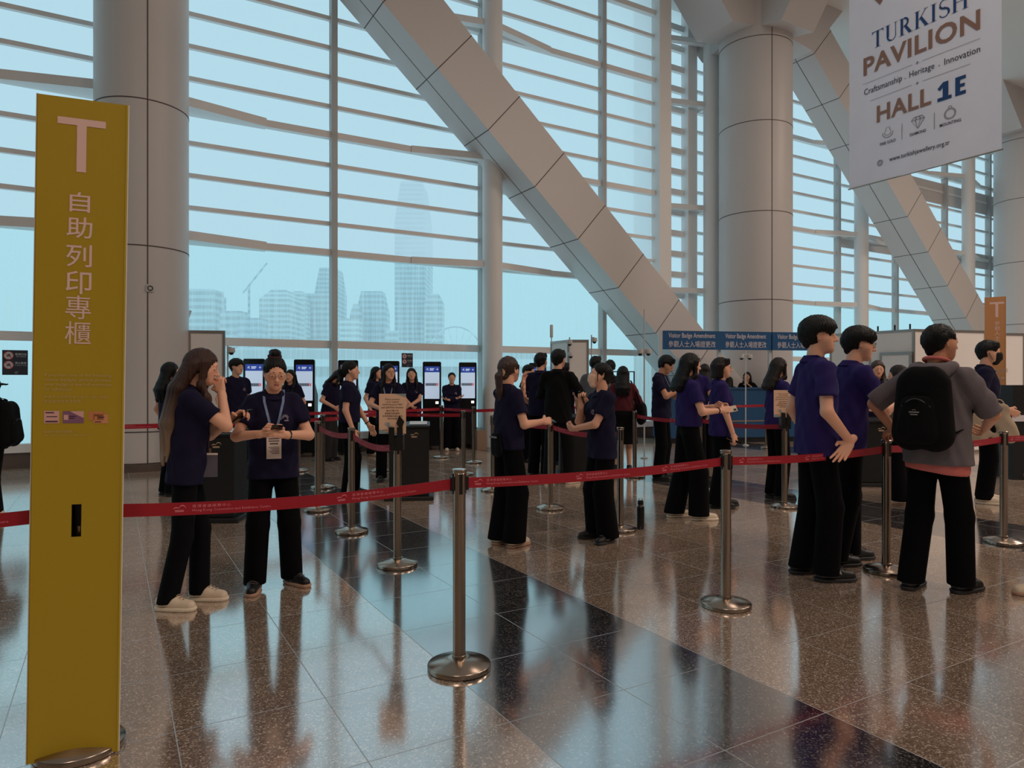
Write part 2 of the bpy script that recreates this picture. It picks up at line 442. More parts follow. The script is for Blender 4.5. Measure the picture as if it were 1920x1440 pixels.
# ------------------------------------------------------------------ the harbour city beyond the glass
M_T1 = None
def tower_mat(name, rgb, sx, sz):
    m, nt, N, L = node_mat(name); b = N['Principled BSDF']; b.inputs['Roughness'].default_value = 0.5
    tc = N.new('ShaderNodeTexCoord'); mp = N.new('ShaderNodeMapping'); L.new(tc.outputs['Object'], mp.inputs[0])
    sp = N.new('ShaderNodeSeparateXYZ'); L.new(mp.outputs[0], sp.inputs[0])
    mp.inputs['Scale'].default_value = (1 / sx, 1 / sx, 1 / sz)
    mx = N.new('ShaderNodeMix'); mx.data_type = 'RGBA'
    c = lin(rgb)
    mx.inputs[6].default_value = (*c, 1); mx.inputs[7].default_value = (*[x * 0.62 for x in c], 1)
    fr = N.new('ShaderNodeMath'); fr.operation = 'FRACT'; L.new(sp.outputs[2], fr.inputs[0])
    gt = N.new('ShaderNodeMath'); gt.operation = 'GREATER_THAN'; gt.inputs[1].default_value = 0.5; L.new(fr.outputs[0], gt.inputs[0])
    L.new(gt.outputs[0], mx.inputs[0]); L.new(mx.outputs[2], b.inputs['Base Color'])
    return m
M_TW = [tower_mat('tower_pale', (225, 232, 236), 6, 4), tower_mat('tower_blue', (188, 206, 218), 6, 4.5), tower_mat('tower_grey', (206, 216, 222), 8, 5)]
def tower(x0, x1, ytop, D, m, crown=None, label='', depth=None):
    """a tower standing on the far shore at distance D"""
    X0, X1 = (x0 - 960) / F * D, (x1 - 960) / F * D; z = CAM_H + (HZ - ytop) / F * D; w_ = X1 - X0; dp = depth or min(w_, 20)
    root = empty('tower', ((X0 + X1) / 2, D + dp / 2, -8), 0, label, 'building')
    b = MB()
    if crown == 'taper':
        b.hexa([(-w_ / 2, -dp / 2, 0), (w_ / 2, -dp / 2, 0), (w_ / 2, dp / 2, 0), (-w_ / 2, dp / 2, 0)] + [(sx * w_ / 2, sy * dp / 2, (z + 8) * 0.8) for sx, sy in ((-1, -1), (1, -1), (1, 1), (-1, 1))])
        b.hexa([(sx * w_ / 2, sy * dp / 2, (z + 8) * 0.8) for sx, sy in ((-1, -1), (1, -1), (1, 1), (-1, 1))] + [(sx * w_ / 2 * 0.72, sy * dp / 2 * 0.72, z + 8) for sx, sy in ((-1, -1), (1, -1), (1, 1), (-1, 1))])
    elif crown == 'dome':
        b.box(-w_ / 2, w_ / 2, -dp / 2, dp / 2, 0, z)
        b.hexa([(sx * w_ / 2, sy * dp / 2, z) for sx, sy in ((-1, -1), (1, -1), (1, 1), (-1, 1))] + [(sx * w_ * 0.25, sy * dp * 0.25, z + 8) for sx, sy in ((-1, -1), (1, -1), (1, 1), (-1, 1))])
    else: b.box(-w_ / 2, w_ / 2, -dp / 2, dp / 2, 0, z + 8)
    b.build('shaft', m, root)
    return root
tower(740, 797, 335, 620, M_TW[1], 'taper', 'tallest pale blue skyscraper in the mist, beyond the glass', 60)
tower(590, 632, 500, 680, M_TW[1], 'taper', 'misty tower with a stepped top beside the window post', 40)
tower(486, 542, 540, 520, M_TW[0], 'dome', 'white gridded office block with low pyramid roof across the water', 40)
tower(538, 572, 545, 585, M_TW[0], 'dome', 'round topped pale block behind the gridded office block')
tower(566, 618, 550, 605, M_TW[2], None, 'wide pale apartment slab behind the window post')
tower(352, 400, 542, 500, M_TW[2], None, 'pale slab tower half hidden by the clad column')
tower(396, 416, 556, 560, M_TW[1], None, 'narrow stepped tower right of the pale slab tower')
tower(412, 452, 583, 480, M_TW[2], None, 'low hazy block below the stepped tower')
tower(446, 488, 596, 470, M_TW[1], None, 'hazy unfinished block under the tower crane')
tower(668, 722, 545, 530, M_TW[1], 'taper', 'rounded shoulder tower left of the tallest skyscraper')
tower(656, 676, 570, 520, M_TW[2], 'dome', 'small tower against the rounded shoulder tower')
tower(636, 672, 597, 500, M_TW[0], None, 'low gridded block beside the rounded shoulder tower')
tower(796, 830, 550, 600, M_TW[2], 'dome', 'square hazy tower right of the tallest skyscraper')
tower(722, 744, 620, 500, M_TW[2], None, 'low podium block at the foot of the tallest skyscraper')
crn = empty('tower_crane', at(467, 462, 0), 0, 'tower crane with raised jib on the hazy unfinished block', 'crane')
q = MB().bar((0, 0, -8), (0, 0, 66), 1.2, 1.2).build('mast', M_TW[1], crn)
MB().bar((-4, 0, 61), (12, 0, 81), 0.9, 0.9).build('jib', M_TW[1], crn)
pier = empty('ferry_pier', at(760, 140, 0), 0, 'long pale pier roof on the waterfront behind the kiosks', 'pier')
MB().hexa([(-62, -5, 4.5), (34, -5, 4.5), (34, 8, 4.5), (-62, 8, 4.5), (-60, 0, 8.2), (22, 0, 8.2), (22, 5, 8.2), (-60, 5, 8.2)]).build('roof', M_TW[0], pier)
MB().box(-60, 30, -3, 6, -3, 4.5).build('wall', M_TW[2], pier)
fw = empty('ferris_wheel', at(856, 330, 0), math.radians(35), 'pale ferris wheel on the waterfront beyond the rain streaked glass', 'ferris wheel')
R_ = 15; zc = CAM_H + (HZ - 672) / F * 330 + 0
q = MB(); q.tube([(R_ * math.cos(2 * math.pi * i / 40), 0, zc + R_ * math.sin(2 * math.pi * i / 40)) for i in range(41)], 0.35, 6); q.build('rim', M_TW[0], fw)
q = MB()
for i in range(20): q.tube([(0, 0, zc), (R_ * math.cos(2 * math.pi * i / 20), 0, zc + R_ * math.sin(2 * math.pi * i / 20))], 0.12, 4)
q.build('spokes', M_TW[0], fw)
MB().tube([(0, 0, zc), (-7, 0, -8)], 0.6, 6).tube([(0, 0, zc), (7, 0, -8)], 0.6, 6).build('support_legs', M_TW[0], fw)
# ------------------------------------------------------------------ soft-solid modeller: rounded cones melted together on a grid
def V3(*a): return np.array(a, np.float64)
class Soft:
    def __init__(s): s.ops = []
    def rc(s, a, b, ra, rb, k=0.02, sq=None, cut=None, sub=False):
        """rounded cone a-b; sq=(axis, factor) flattens it; cut=(point, dir) trims what lies past a plane"""
        s.ops.append((np.array(a, float), np.array(b, float), ra, rb, k, sq, cut, sub)); return s
    def el(s, c, r, k=0.02, M=None, sub=False):
        s.ops.append((np.array(c, float), np.array(r, float), None, None, k, M, None, sub)); return s
    def field(s, lo, hi, h):
        n = np.maximum(np.ceil((hi - lo) / h).astype(int) + 1, 3)
        ax = [(lo[i] + h * np.arange(n[i])).astype(np.float32) for i in range(3)]
        D = np.full(n, 0.3, np.float32)
        for a, b, ra, rb, k, sq, cut, sub in s.ops:
            if ra is None:
                R = float(b.max()); plo, phi = a - R, a + R
            else:
                R = max(ra, rb); plo, phi = np.minimum(a, b) - R, np.maximum(a, b) + R
            mg = k + 3 * h
            i0 = np.clip(np.floor((plo - mg - lo) / h).astype(int), 0, n); i1 = np.clip(np.ceil((phi + mg - lo) / h).astype(int) + 1, 0, n)
            if np.any(i1 <= i0): continue
            sl = tuple(slice(i0[j], i1[j]) for j in range(3))
            X = ax[0][sl[0]][:, None, None]; Y = ax[1][sl[1]][None, :, None]; Z = ax[2][sl[2]][None, None, :]
            if ra is None:
                q = [X - a[0], Y - a[1], Z - a[2]]
                if sq is not None: q = [sq[j][0] * q[0] + sq[j][1] * q[1] + sq[j][2] * q[2] for j in range(3)]
                g = np.sqrt((q[0] / b[0]) ** 2 + (q[1] / b[1]) ** 2 + (q[2] / b[2]) ** 2)
                g2 = np.sqrt((q[0] / b[0] ** 2) ** 2 + (q[1] / b[1] ** 2) ** 2 + (q[2] / b[2] ** 2) ** 2) + 1e-9
                d = np.maximum(g * (g - 1) / g2, -float(b.min()))
            else:
                ba = b - a; bb = float(ba @ ba) + 1e-12
                q = [X - a[0], Y - a[1], Z - a[2]]
                t = np.clip((q[0] * ba[0] + q[1] * ba[1] + q[2] * ba[2]) / bb, 0, 1)
                q = [q[j] - t * ba[j] for j in range(3)]
                if sq is not None:
                    ax_, f = sq; qn = (q[0] * ax_[0] + q[1] * ax_[1] + q[2] * ax_[2]) * (1 / f - 1)
                    q = [q[j] + qn * ax_[j] for j in range(3)]
                d = np.sqrt(q[0] ** 2 + q[1] ** 2 + q[2] ** 2) - (ra + (rb - ra) * t)
                if sq is not None: d = d * (0.5 + 0.5 * min(1, sq[1]))
                if cut is not None:
                    p, dr = cut
                    d = np.maximum(d, (X - p[0]) * dr[0] + (Y - p[1]) * dr[1] + (Z - p[2]) * dr[2])
            d = d.astype(np.float32); C = D[sl]
            if sub:
                hh = np.clip(0.5 - 0.5 * (C + d) / k, 0, 1); D[sl] = C + (-d - C) * hh + k * hh * (1 - hh)
            else:
                hh = np.clip(0.5 + 0.5 * (C - d) / k, 0, 1); D[sl] = C + (d - C) * hh - k * hh * (1 - hh)
        return D, ax
    def bounds(s, pad=0.03):
        lo = np.full(3, 1e9); hi = -lo
        for a, b, ra, rb, k, sq, cut, sub in s.ops:
            if sub: continue
            if ra is None: lo = np.minimum(lo, a - b.max()); hi = np.maximum(hi, a + b.max())
            else: R = max(ra, rb); lo = np.minimum(lo, np.minimum(a, b) - R); hi = np.maximum(hi, np.maximum(a, b) + R)
        return lo - pad, hi + pad
    def mesh(s, h, lo=None, hi=None, planes=(), bump=None):
        if lo is None: lo, hi = s.bounds()
        D, ax = s.field(np.array(lo, float), np.array(hi, float), h)
        if planes or bump:
            X, Y, Z = ax[0][:, None, None], ax[1][None, :, None], ax[2][None, None, :]
            if bump: D = D + bump(X, Y, Z)
            for p, dr in planes: D = np.maximum(D, (X - p[0]) * dr[0] + (Y - p[1]) * dr[1] + (Z - p[2]) * dr[2])
        return nets(D, np.array(lo, float), h)
def nets(D, lo, h):
    """surface nets: one vertex per mixed cell, one quad per crossed edge"""
    I = D < 0
    cnt = np.zeros(tuple(q - 1 for q in D.shape), np.int8)
    for dx in (0, 1):
        for dy in (0, 1):
            for dz in (0, 1): cnt += I[dx:dx + cnt.shape[0], dy:dy + cnt.shape[1], dz:dz + cnt.shape[2]]
    mix = (cnt > 0) & (cnt < 8)
    idx = np.full(cnt.shape, -1, np.int64); c = np.argwhere(mix)
    if len(c) == 0: return np.zeros((0, 3)), np.zeros((0, 4), int)
    idx[mix] = np.arange(len(c))
    acc = np.zeros((len(c), 3)); num = np.zeros(len(c))
    corners = [(a, b, e) for a in (0, 1) for b in (0, 1) for e in (0, 1)]
    for p in corners:
        for q in corners:
            if sum(abs(p[i] - q[i]) for i in range(3)) != 1 or p > q: continue
            d0 = D[c[:, 0] + p[0], c[:, 1] + p[1], c[:, 2] + p[2]]; d1 = D[c[:, 0] + q[0], c[:, 1] + q[1], c[:, 2] + q[2]]
            m = (d0 < 0) != (d1 < 0)
            t = np.where(m, d0 / np.where(m, d0 - d1, 1), 0)[:, None]
            acc += np.where(m[:, None], np.array(p) + t * (np.array(q) - np.array(p)), 0); num += m
    V = lo + (c + acc / num[:, None]) * h
    F_ = []
    for axx in range(3):
        sh = [slice(None)] * 3; a = list(sh); b = list(sh); a[axx] = slice(0, -1); b[axx] = slice(1, None)
        A, B = I[tuple(a)], I[tuple(b)]
        e = np.argwhere(A != B)
        o1, o2 = [(1, 2), (2, 0), (0, 1)][axx]
        ok = (e[:, o1] > 0) & (e[:, o2] > 0) & (e[:, o1] < D.shape[o1] - 1) & (e[:, o2] < D.shape[o2] - 1); e = e[ok]
        if len(e) == 0: continue
        def cell(s1, s2):
            q = e.copy(); q[:, o1] += s1; q[:, o2] += s2
            return idx[q[:, 0], q[:, 1], q[:, 2]]
        Q = np.stack([cell(-1, -1), cell(0, -1), cell(0, 0), cell(-1, 0)], 1)
        fl = A[e[:, 0], e[:, 1], e[:, 2]]
        Q[~fl] = Q[~fl][:, ::-1]
        F_.append(Q)
    return V, np.concatenate(F_)
def soft_obj(name, VF, m, parent, scale=1.0, fmats=None):
    V, Fq = VF
    me = bpy.data.meshes.new(name)
    me.vertices.add(len(V)); me.vertices.foreach_set('co', (V * scale).astype(np.float32).ravel())
    nq = len(Fq)
    me.loops.add(nq * 4); me.loops.foreach_set('vertex_index', Fq.astype(np.int32).ravel())
    me.polygons.add(nq); me.polygons.foreach_set('loop_start', np.arange(0, nq * 4, 4, dtype=np.int32))
    me.polygons.foreach_set('use_smooth', np.ones(nq, bool))
    for k in (m if isinstance(m, (list, tuple)) else [m]): me.materials.append(k)
    if fmats is not None: me.polygons.foreach_set('material_index', fmats)
    me.update(calc_edges=True); me.validate()
    return link(bpy.data.objects.new(name, me), parent)
def unit(v): v = np.array(v, float); return v / (np.linalg.norm(v) + 1e-12)
def rotm(yaw, pitch, roll):
    """columns right, forward, up after turning left (yaw), nodding down (pitch), tilting right (roll), degrees"""
    return np.array(Matrix.Rotation(math.radians(yaw), 3, 'Z') @ Matrix.Rotation(math.radians(-pitch), 3, 'X') @ Matrix.Rotation(math.radians(roll), 3, 'Y'))

SKIN = mat('skin_light', (236, 176, 146), 0.55, bump=0.04, bscale=120)
SKIN2 = mat('skin_tan', (208, 148, 116), 0.55, bump=0.04, bscale=120)
LIP = mat('lips', (186, 112, 100), 0.5)
def ombre():
    nt = HAIRL.node_tree; b = nt.nodes['Principled BSDF']; tc = nt.nodes.new('ShaderNodeTexCoord'); sp = nt.nodes.new('ShaderNodeSeparateXYZ'); r = nt.nodes.new('ShaderNodeValToRGB')
    nt.links.new(tc.outputs['Object'], sp.inputs[0]); mr = nt.nodes.new('ShaderNodeMapRange'); mr.inputs[1].default_value = 0.85; mr.inputs[2].default_value = 1.5
    nt.links.new(sp.outputs[2], mr.inputs[0]); nt.links.new(mr.outputs[0], r.inputs[0])
    r.color_ramp.elements[0].color = (*lin((172, 142, 116)), 1); r.color_ramp.elements[1].color = (*lin((66, 42, 35)), 1); r.color_ramp.elements[1].position = 0.75
    nt.links.new(r.outputs[0], b.inputs['Base Color'])
EYEW = mat('eye_white', (214, 206, 200), 0.3); EYED = mat('eye_dark', (20, 14, 12), 0.2)
POLO = mat('navy_polo_knit', (26, 23, 50), 0.9, spec=0.2, bump=0.25, bscale=240)
POLOP = mat('purple_navy_polo_knit', (44, 34, 92), 0.9, spec=0.2, bump=0.25, bscale=240)
DARKT = mat('black_trousers', (6, 6, 9), 0.9, spec=0.12, bump=0.2, bscale=160)
JEANS = mat('dark_jeans', (8, 9, 14), 0.9, spec=0.15, bump=0.3, bscale=260)
SUIT = mat('black_suit_cloth', (12, 12, 13), 0.9, spec=0.2, bump=0.15, bscale=220)
HAIRB = mat('black_hair', (10, 8, 8), 0.42, spec=0.3, bump=0.5, bscale=40, stretch=(14, 14, 1.0))
HAIRD = mat('dark_brown_hair', (30, 19, 16), 0.42, spec=0.3, bump=0.5, bscale=40, stretch=(14, 14, 1.0))
HAIRL = mat('light_brown_hair', (84, 56, 44), 0.4, spec=0.35, bump=0.5, bscale=40, stretch=(14, 14, 1.0))
SHOEW = mat('cream_leather', (222, 202, 178), 0.5); SOLEW = mat('cream_sole', (228, 212, 190), 0.6)
SHOEB = mat('black_shoe', (14, 14, 16), 0.5); SOLEB = mat('black_sole', (22, 21, 22), 0.6); SOLET = mat('tan_sole', (176, 140, 118), 0.6)
STRAPB = mat('lanyard_blue', (116, 138, 176), 0.6, var=0.35, vscale=30); STRAPR = mat('lanyard_maroon', (84, 36, 52), 0.7)
PAPER = mat('badge_paper', (226, 206, 196), 0.6); INK = mat('badge_ink', (92, 78, 80), 0.7)
PLAST = mat('clear_plastic', (84, 80, 92), 0.15, spec=0.6); MASKW = mat('mask_cloth', (244, 206, 180), 0.8); MASKB = mat('mask_black', (16, 15, 17), 0.8)
LACET = mat('tan_laces', (178, 150, 124), 0.7)
WIRE = mat('glasses_wire', (150, 124, 104), 0.3, 0.8); WIREB = mat('glasses_black', (20, 18, 18), 0.3)
GREYT = mat('grey_tee', (122, 112, 106), 0.9, bump=0.2, bscale=220); HOODM = mat('grey_hoodie', (106, 98, 102), 0.95, bump=0.3, bscale=260, var=0.15, vscale=90)
CORAL = mat('coral_tee', (214, 116, 108), 0.9, bump=0.2, bscale=220); BURG = mat('burgundy_knit', (92, 30, 40), 0.95, bump=0.3, bscale=180)
BLACKC = mat('black_cloth', (9, 9, 11), 0.9, spec=0.2, bump=0.25, bscale=120); BEIGET = mat('beige_trousers', (176, 142, 120), 0.9, bump=0.2, bscale=160)
WHITEC = mat('white_blouse', (206, 192, 180), 0.9); SCRUN = mat('cream_scrunchie', (206, 172, 150), 0.9); SCRUNB = mat('maroon_scrunchie', (70, 40, 44), 0.9)
PHONEM = mat('phone_black', (12, 12, 14), 0.15, spec=0.6)

ombre()     # dyed ends, lighter towards the tips
# ------------------------------------------------------------------ people
UA, FA = 0.275, 0.24
def ik(S, T, hint, l1=UA, l2=FA):
    S, T = np.array(S, float), np.array(T, float); d = T - S; L = np.linalg.norm(d)
    if L > (l1 + l2) * 0.995: T = S + d / L * (l1 + l2) * 0.995; d = T - S; L = np.linalg.norm(d)
    a = (l1 * l1 - l2 * l2 + L * L) / (2 * L); hgt = math.sqrt(max(l1 * l1 - a * a, 0)); u = d / L
    n = np.array(hint, float) - (np.array(hint, float) @ u) * u
    return S + u * a + unit(n) * hgt, T
def hand_ops(s, W, d, thumb, right, curl, spread=1.0, tcurl=0.4):
    """palm, four unequal fingers with three bones each, thumb from the side of the palm; returns the grip centre"""
    d = unit(d); t = np.array(thumb, float); t = unit(t - (t @ d) * d); n = np.cross(d, t); n = -n if right else n
    W = np.array(W, float)
    base = [(0.028, 0.086), (0.0095, 0.092), (-0.0095, 0.088), (-0.027, 0.078)]
    s.rc(W - d * 0.03, W + d * 0.025, 0.024, 0.022, 0.012, (n, 0.78))
    for off, ln in base:
        s.rc(W + d * 0.018 + t * off * 0.55, W + d * ln + t * off, 0.0165, 0.0115, 0.008)
    lens = [(0.036, 0.024, 0.018), (0.041, 0.027, 0.019), (0.038, 0.025, 0.018), (0.030, 0.019, 0.016)]
    cs = curl if isinstance(curl, (list, tuple)) else [curl, curl + 0.04, curl + 0.08, curl + 0.1]
    for (off, ln), bl, c in zip(base, lens, cs):
        p = W + d * ln + t * off; ang = 0.0; fd0 = unit(d + t * off * 3.2 * spread)
        for j, L in enumerate(bl):
            ang += c * (0.9, 1.15, 0.8)[j]
            q = p + (fd0 * math.cos(ang) + n * math.sin(ang)) * L
            s.rc(p, q, 0.0092 - 0.0008 * j, 0.0084 - 0.0008 * j, 0.0035); p = q
    p = W + d * 0.022 + t * 0.024
    q = p + unit(d * 0.62 + t * 0.72 + n * 0.25) * 0.042; s.rc(W + d * 0.015 + t * 0.008, p, 0.017, 0.0145, 0.01); s.rc(p, q, 0.0135, 0.0108, 0.006)
    r = q + unit(d * (0.85 - 0.3 * tcurl) + t * (0.35 - tcurl) + n * (0.3 + 0.8 * tcurl)) * 0.032; s.rc(q, r, 0.0105, 0.0085, 0.004)
    return W + d * 0.07 + n * 0.035, d, t, n

def person(label, pos, a, H=1.65, fem=True, lean=0, twist=0, side=0, head=(0, 0, 0), arms=None, feet=None, hair='long', hairm=None, top=None, bottom=None,
           legs='straight', shoe=None, sole=None, extras=(), skin=None, h=0.012, bulk=1.0, hem=0.83, sleeve=0.66, longsleeve=False, sit=False, eyes=True, slots=None, collar=True, knees=None, group=None):
    s = H / 1.68
    hairm = hairm or HAIRB; top = top or POLO; bottom = bottom or DARKT; shoe = shoe or SHOEB; sole = sole or SOLEB; skin = skin or SKIN
    root = empty('person', pos, math.pi + math.radians(a), label, 'person', group)
    pz = 0.90
    Rl = rotm(twist, lean, side)
    def U(p):                                   # upper body leans and twists about the pelvis
        p = np.array(p, float); return V3(0, 0, pz) + Rl @ (p - V3(0, 0, pz))
    fw = Rl @ V3(0, 1, 0)
    sw = 0.143 if fem else 0.165
    hw = 0.083
    B = Soft()
    ax = V3(0, 1, 0)
    # legs
    feet = feet or ((0.10, 0.0, 6), (-0.10, 0.0, -6))
    leg = []
    for sg, (fx, fy, fr) in zip((1, -1), feet):
        hp = V3(sg * hw, 0, 0.87); an = V3(fx, fy - 0.02, 0.085)
        if sit: kn = V3(sg * 0.1, 0.42, 0.50); hp = V3(sg * hw, 0, 0.52)
        else: kn, an = ik(hp, an, (0.02 * sg, 1, 0) if knees is None else knees, 0.405, 0.385)
        leg.append((hp, kn, an, fr))
        B.rc(hp, kn, 0.072, 0.050, 0.015); B.rc(kn, an, 0.050, 0.034, 0.02)
        f = math.radians(fr); fd = V3(math.sin(f) * 1, math.cos(f), 0)
        B.rc(an + V3(0, 0, -0.03), an + fd * 0.13 + V3(0, 0, -0.06), 0.032, 0.024, 0.03)
    zo = -0.36 if sit else 0.0
    _U = U
    if sit: U = lambda p: _U(p) + V3(0, 0, zo)
    # torso
    B.rc(U((-0.05, 0, 0.92)), U((0.05, 0, 0.92)), 0.092, 0.092, 0.03, (fw, 0.82))
    B.rc(U((0, 0, 0.95)), U((0, 0, 1.25)), 0.098, 0.108, 0.03, (fw, 0.76))
    for sg in (-1, 1): B.rc(U((0, -0.012, 1.365)), U((sg * sw * 0.9, -0.008, 1.335)), 0.056, 0.046, 0.025)
    # head
    nb = U((0, -0.012, 1.40)); Rh = Rl @ rotm(*head)
    hc = nb + Rl @ V3(0, 0.012, 0.055) + Rh @ V3(0, 0.022, 0.112)
    def Hd(x, y, z): return hc + Rh @ V3(x, y, z)
    Mh = Rh.T
    B.rc(nb + Rl @ V3(0, 0, -0.03), Hd(0, -0.018, -0.05), 0.056, 0.050, 0.025)
    def skull(S):
        S.el(Hd(0, -0.012, 0.028), (0.073, 0.090, 0.080), 0.02, Mh)
        S.rc(Hd(0, 0.028, -0.012), Hd(0, 0.046, -0.082), 0.058, 0.032, 0.03)
        for e in (-1, 1): S.rc(Hd(e * 0.038, 0.034, -0.028), Hd(e * 0.018, 0.050, -0.072), 0.032, 0.026, 0.03)
    skull(B)
    if eyes:
        B.rc(Hd(-0.032, 0.072, 0.022), Hd(0.032, 0.072, 0.022), 0.010, 0.010, 0.016)
        for e in (-1, 1): B.el(Hd(e * 0.031, 0.093, 0.004), (0.017, 0.012, 0.010), 0.012, Mh, True)
        for e in (-1, 1): B.el(Hd(e * 0.031, 0.076, 0.004), (0.016, 0.010, 0.0095), 0.004, Mh)
        B.rc(Hd(0, 0.082, 0.004), Hd(0, 0.101, -0.030), 0.0075, 0.0115, 0.010)
        for e in (-1, 1): B.rc(Hd(e * 0.010, 0.090, -0.033), Hd(e * 0.011, 0.090, -0.034), 0.0085, 0.008, 0.006)
        for e in (-1, 1): B.rc(Hd(0, 0.0795, -0.0595), Hd(e * 0.019, 0.0745, -0.0565), 0.0058, 0.0045, 0.003)
        B.rc(Hd(-0.013, 0.078, -0.0685), Hd(0.013, 0.078, -0.0685), 0.0068, 0.0068, 0.004)
        B.rc(Hd(0, 0.066, -0.096), Hd(0, 0.066, -0.097), 0.015, 0.015, 0.015)
    for e in (-1, 1):
        B.rc(Hd(e * 0.074, -0.008, 0.016), Hd(e * 0.071, -0.004, -0.024), 0.017, 0.010, 0.006, (Rh @ V3(1, 0.25 * e, 0), 0.38))
    # arms
    arms = arms or {}
    boxes = [(np.min([Hd(-0.1, -0.13, -0.14), Hd(0.1, 0.13, 0.13), Hd(0.1, -0.13, 0.13), Hd(-0.1, 0.13, -0.14)], 0) - 0.01, np.max([Hd(-0.1, -0.13, -0.14), Hd(0.1, 0.13, 0.13), Hd(0.1, -0.13, 0.13), Hd(-0.1, 0.13, -0.14)], 0) + 0.01)]
    A = {}
    for sg, nm in ((1, 'R'), (-1, 'L')):
        ar = arms.get(nm, {})
        S_ = U((sg * sw, -0.005, 1.345))
        T = ar.get('to', None)
        T = U((sg * (sw + 0.055), 0.03, 0.875)) if T is None else (V3(*T) + V3(0, 0, zo) if not ar.get('rel') else U(T))
        E, W = ik(S_, T, ar.get('el', (sg * 0.5, -1, -0.3)))
        d = ar.get('d'); d = unit(W - E) if d is None else unit(d)
        th = ar.get('th', Rl @ V3(-0.25 * sg, 1, 0.2))
        B.rc(S_, E, 0.046 * bulk, 0.037, 0.02); B.rc(E, W, 0.039, 0.0255, 0.015)
        W2 = W + unit(W - E) * 0.012
        grip = hand_ops(B, W2, d, th, sg > 0, ar.get('curl', 0.32), ar.get('spread', 1.0), ar.get('tc', 0.4))
        c = W2 + d * 0.08; boxes.append((c - 0.125, c + 0.125))
        A[nm] = dict(S=S_, E=E, W=W, grip=grip)
    hf = 0.0045 if h < 0.011 else 0.0055
    VV, FF = B.mesh(h); vs = [VV]; fs = []
    ins = np.zeros(len(VV), bool)
    for lo, hi in boxes: ins |= np.all((VV > lo + h) & (VV < hi - h), 1)
    keep = ~np.any(ins[FF], 1); fs = [FF[keep]]; n = len(VV)
    for lo, hi in boxes:
        v2, f2 = B.mesh(hf, lo, hi)
        vs.append(v2); fs.append(f2 + n); n += len(v2)
    Vb, Fb = np.concatenate(vs), np.concatenate(fs)
    mi = None; ms = [skin]
    if eyes:
        ctr = Vb[Fb].mean(1); loc = (ctr - hc) @ Rh
        mi = np.zeros(len(Fb), np.int32)
        mi[(np.abs(loc[:, 0]) < 0.018) & (loc[:, 1] > 0.0785) & (np.abs(loc[:, 2] + 0.0640) < 0.0068)] = 1
        ms = [skin, LIP]
    soft_obj('body', (Vb, Fb), ms, root, s, mi)
    ctx = dict(root=root, s=s, Hd=Hd, Rh=Rh, hc=hc, Mh=Mh, U=U, Rl=Rl, A=A, leg=leg, nb=nb, fem=fem, sw=sw, h=h, hairm=hairm, skull=skull, fw=fw, top=top)
    if eyes:
        for e in (-1, 1):
            q = MB(); q.cm = 0
            q.ball((0, 0, 0), (0.0118, 0.006, 0.0034), 12, 8); q.cm = 1; q.ball((0, 0.0025, 0.0002), (0.0070, 0.0048, 0.0036), 10, 6)
            R4 = Matrix.Translation(Vector(Hd(e * 0.031, 0.0815, 0.003)) * s) @ Matrix(Rh.tolist()).to_4x4() @ Matrix.Scale(s, 4)
            q.v = [tuple(R4 @ Vector(v)) for v in q.v]; q.build('eye', [EYEW, EYED], root, True)
            q = MB(); pts = [Hd(e * (0.014 + 0.011 * i), 0.0845 - 0.0022 * i * i, (0.0275, 0.029, 0.0285, 0.025)[i]) * s for i in range(4)]
            q.tube(pts, [0.0022 * s, 0.0028 * s, 0.0024 * s, 0.001 * s], 6); q.build('eyebrow', hairm, root, True)
    # trousers or skirt
    T_ = Soft()
    wd = {'straight': (0.094, 0.080, 0.078), 'wide': (0.100, 0.096, 0.104), 'jeans': (0.089, 0.066, 0.064), 'slim': (0.085, 0.058, 0.050)}.get(legs, (0.094, 0.08, 0.078))
    z0 = zo
    if legs == 'skirt':
        T_.rc(U((-0.05, 0, 0.92)), U((0.05, 0, 0.92)), 0.125, 0.125, 0.05); T_.rc((0, 0, 0.9), (0, 0.02, 0.42), 0.16, 0.24, 0.05, (ax, 0.75))
        cutz = 0.46
    else:
        T_.rc(U((-0.05, 0, 0.92)), U((0.05, 0, 0.92)), 0.106, 0.106, 0.04, (fw, 0.85))
        for hp, kn, an, fr in leg:
            T_.rc(hp + V3(0, 0, -0.02), kn, wd[0] - 0.010, wd[1], 0.03); T_.rc(kn, an + V3(0, 0, -0.06), wd[1], wd[2], 0.02)
        cutz = 0.045
    wr = lambda X, Y, Z: 0.0035 * np.sin(34 * Z + 9 * X + 4 * np.sin(20 * Y)) + 0.002 * np.sin(71 * Z - 31 * X)
    soft_obj('skirt' if legs == 'skirt' else 'trousers', T_.mesh(h, planes=((V3(0, 0, cutz), V3(0, 0, -1)), (U((0, 0, 0.985)), Rl @ V3(0, 0, 1)))), bottom, root, s) if legs != 'none' else None
    # top
    P = Soft()
    b = bulk
    for sg in (-1, 1):
        P.rc(U((sg * 0.055 * b, 0.004, 1.25)), U((sg * 0.062 * b, 0.0, 0.80)), 0.104 * b, 0.120 * b, 0.05, (fw, 0.95))
        if fem: P.rc(U((sg * 0.062, 0.075, 1.205)), U((sg * 0.062, 0.06, 1.15)), 0.056, 0.05, 0.06)
    for sg in (-1, 1): P.rc(U((0, -0.012, 1.372)), U((sg * sw * 0.93, -0.008, 1.338)), 0.072, 0.062, 0.04)
    P.rc(U((0, 0, 0.90)), U((0, 0.004, 1.25)), 0.128 * b, 0.132 * b, 0.04, (fw, 0.84))
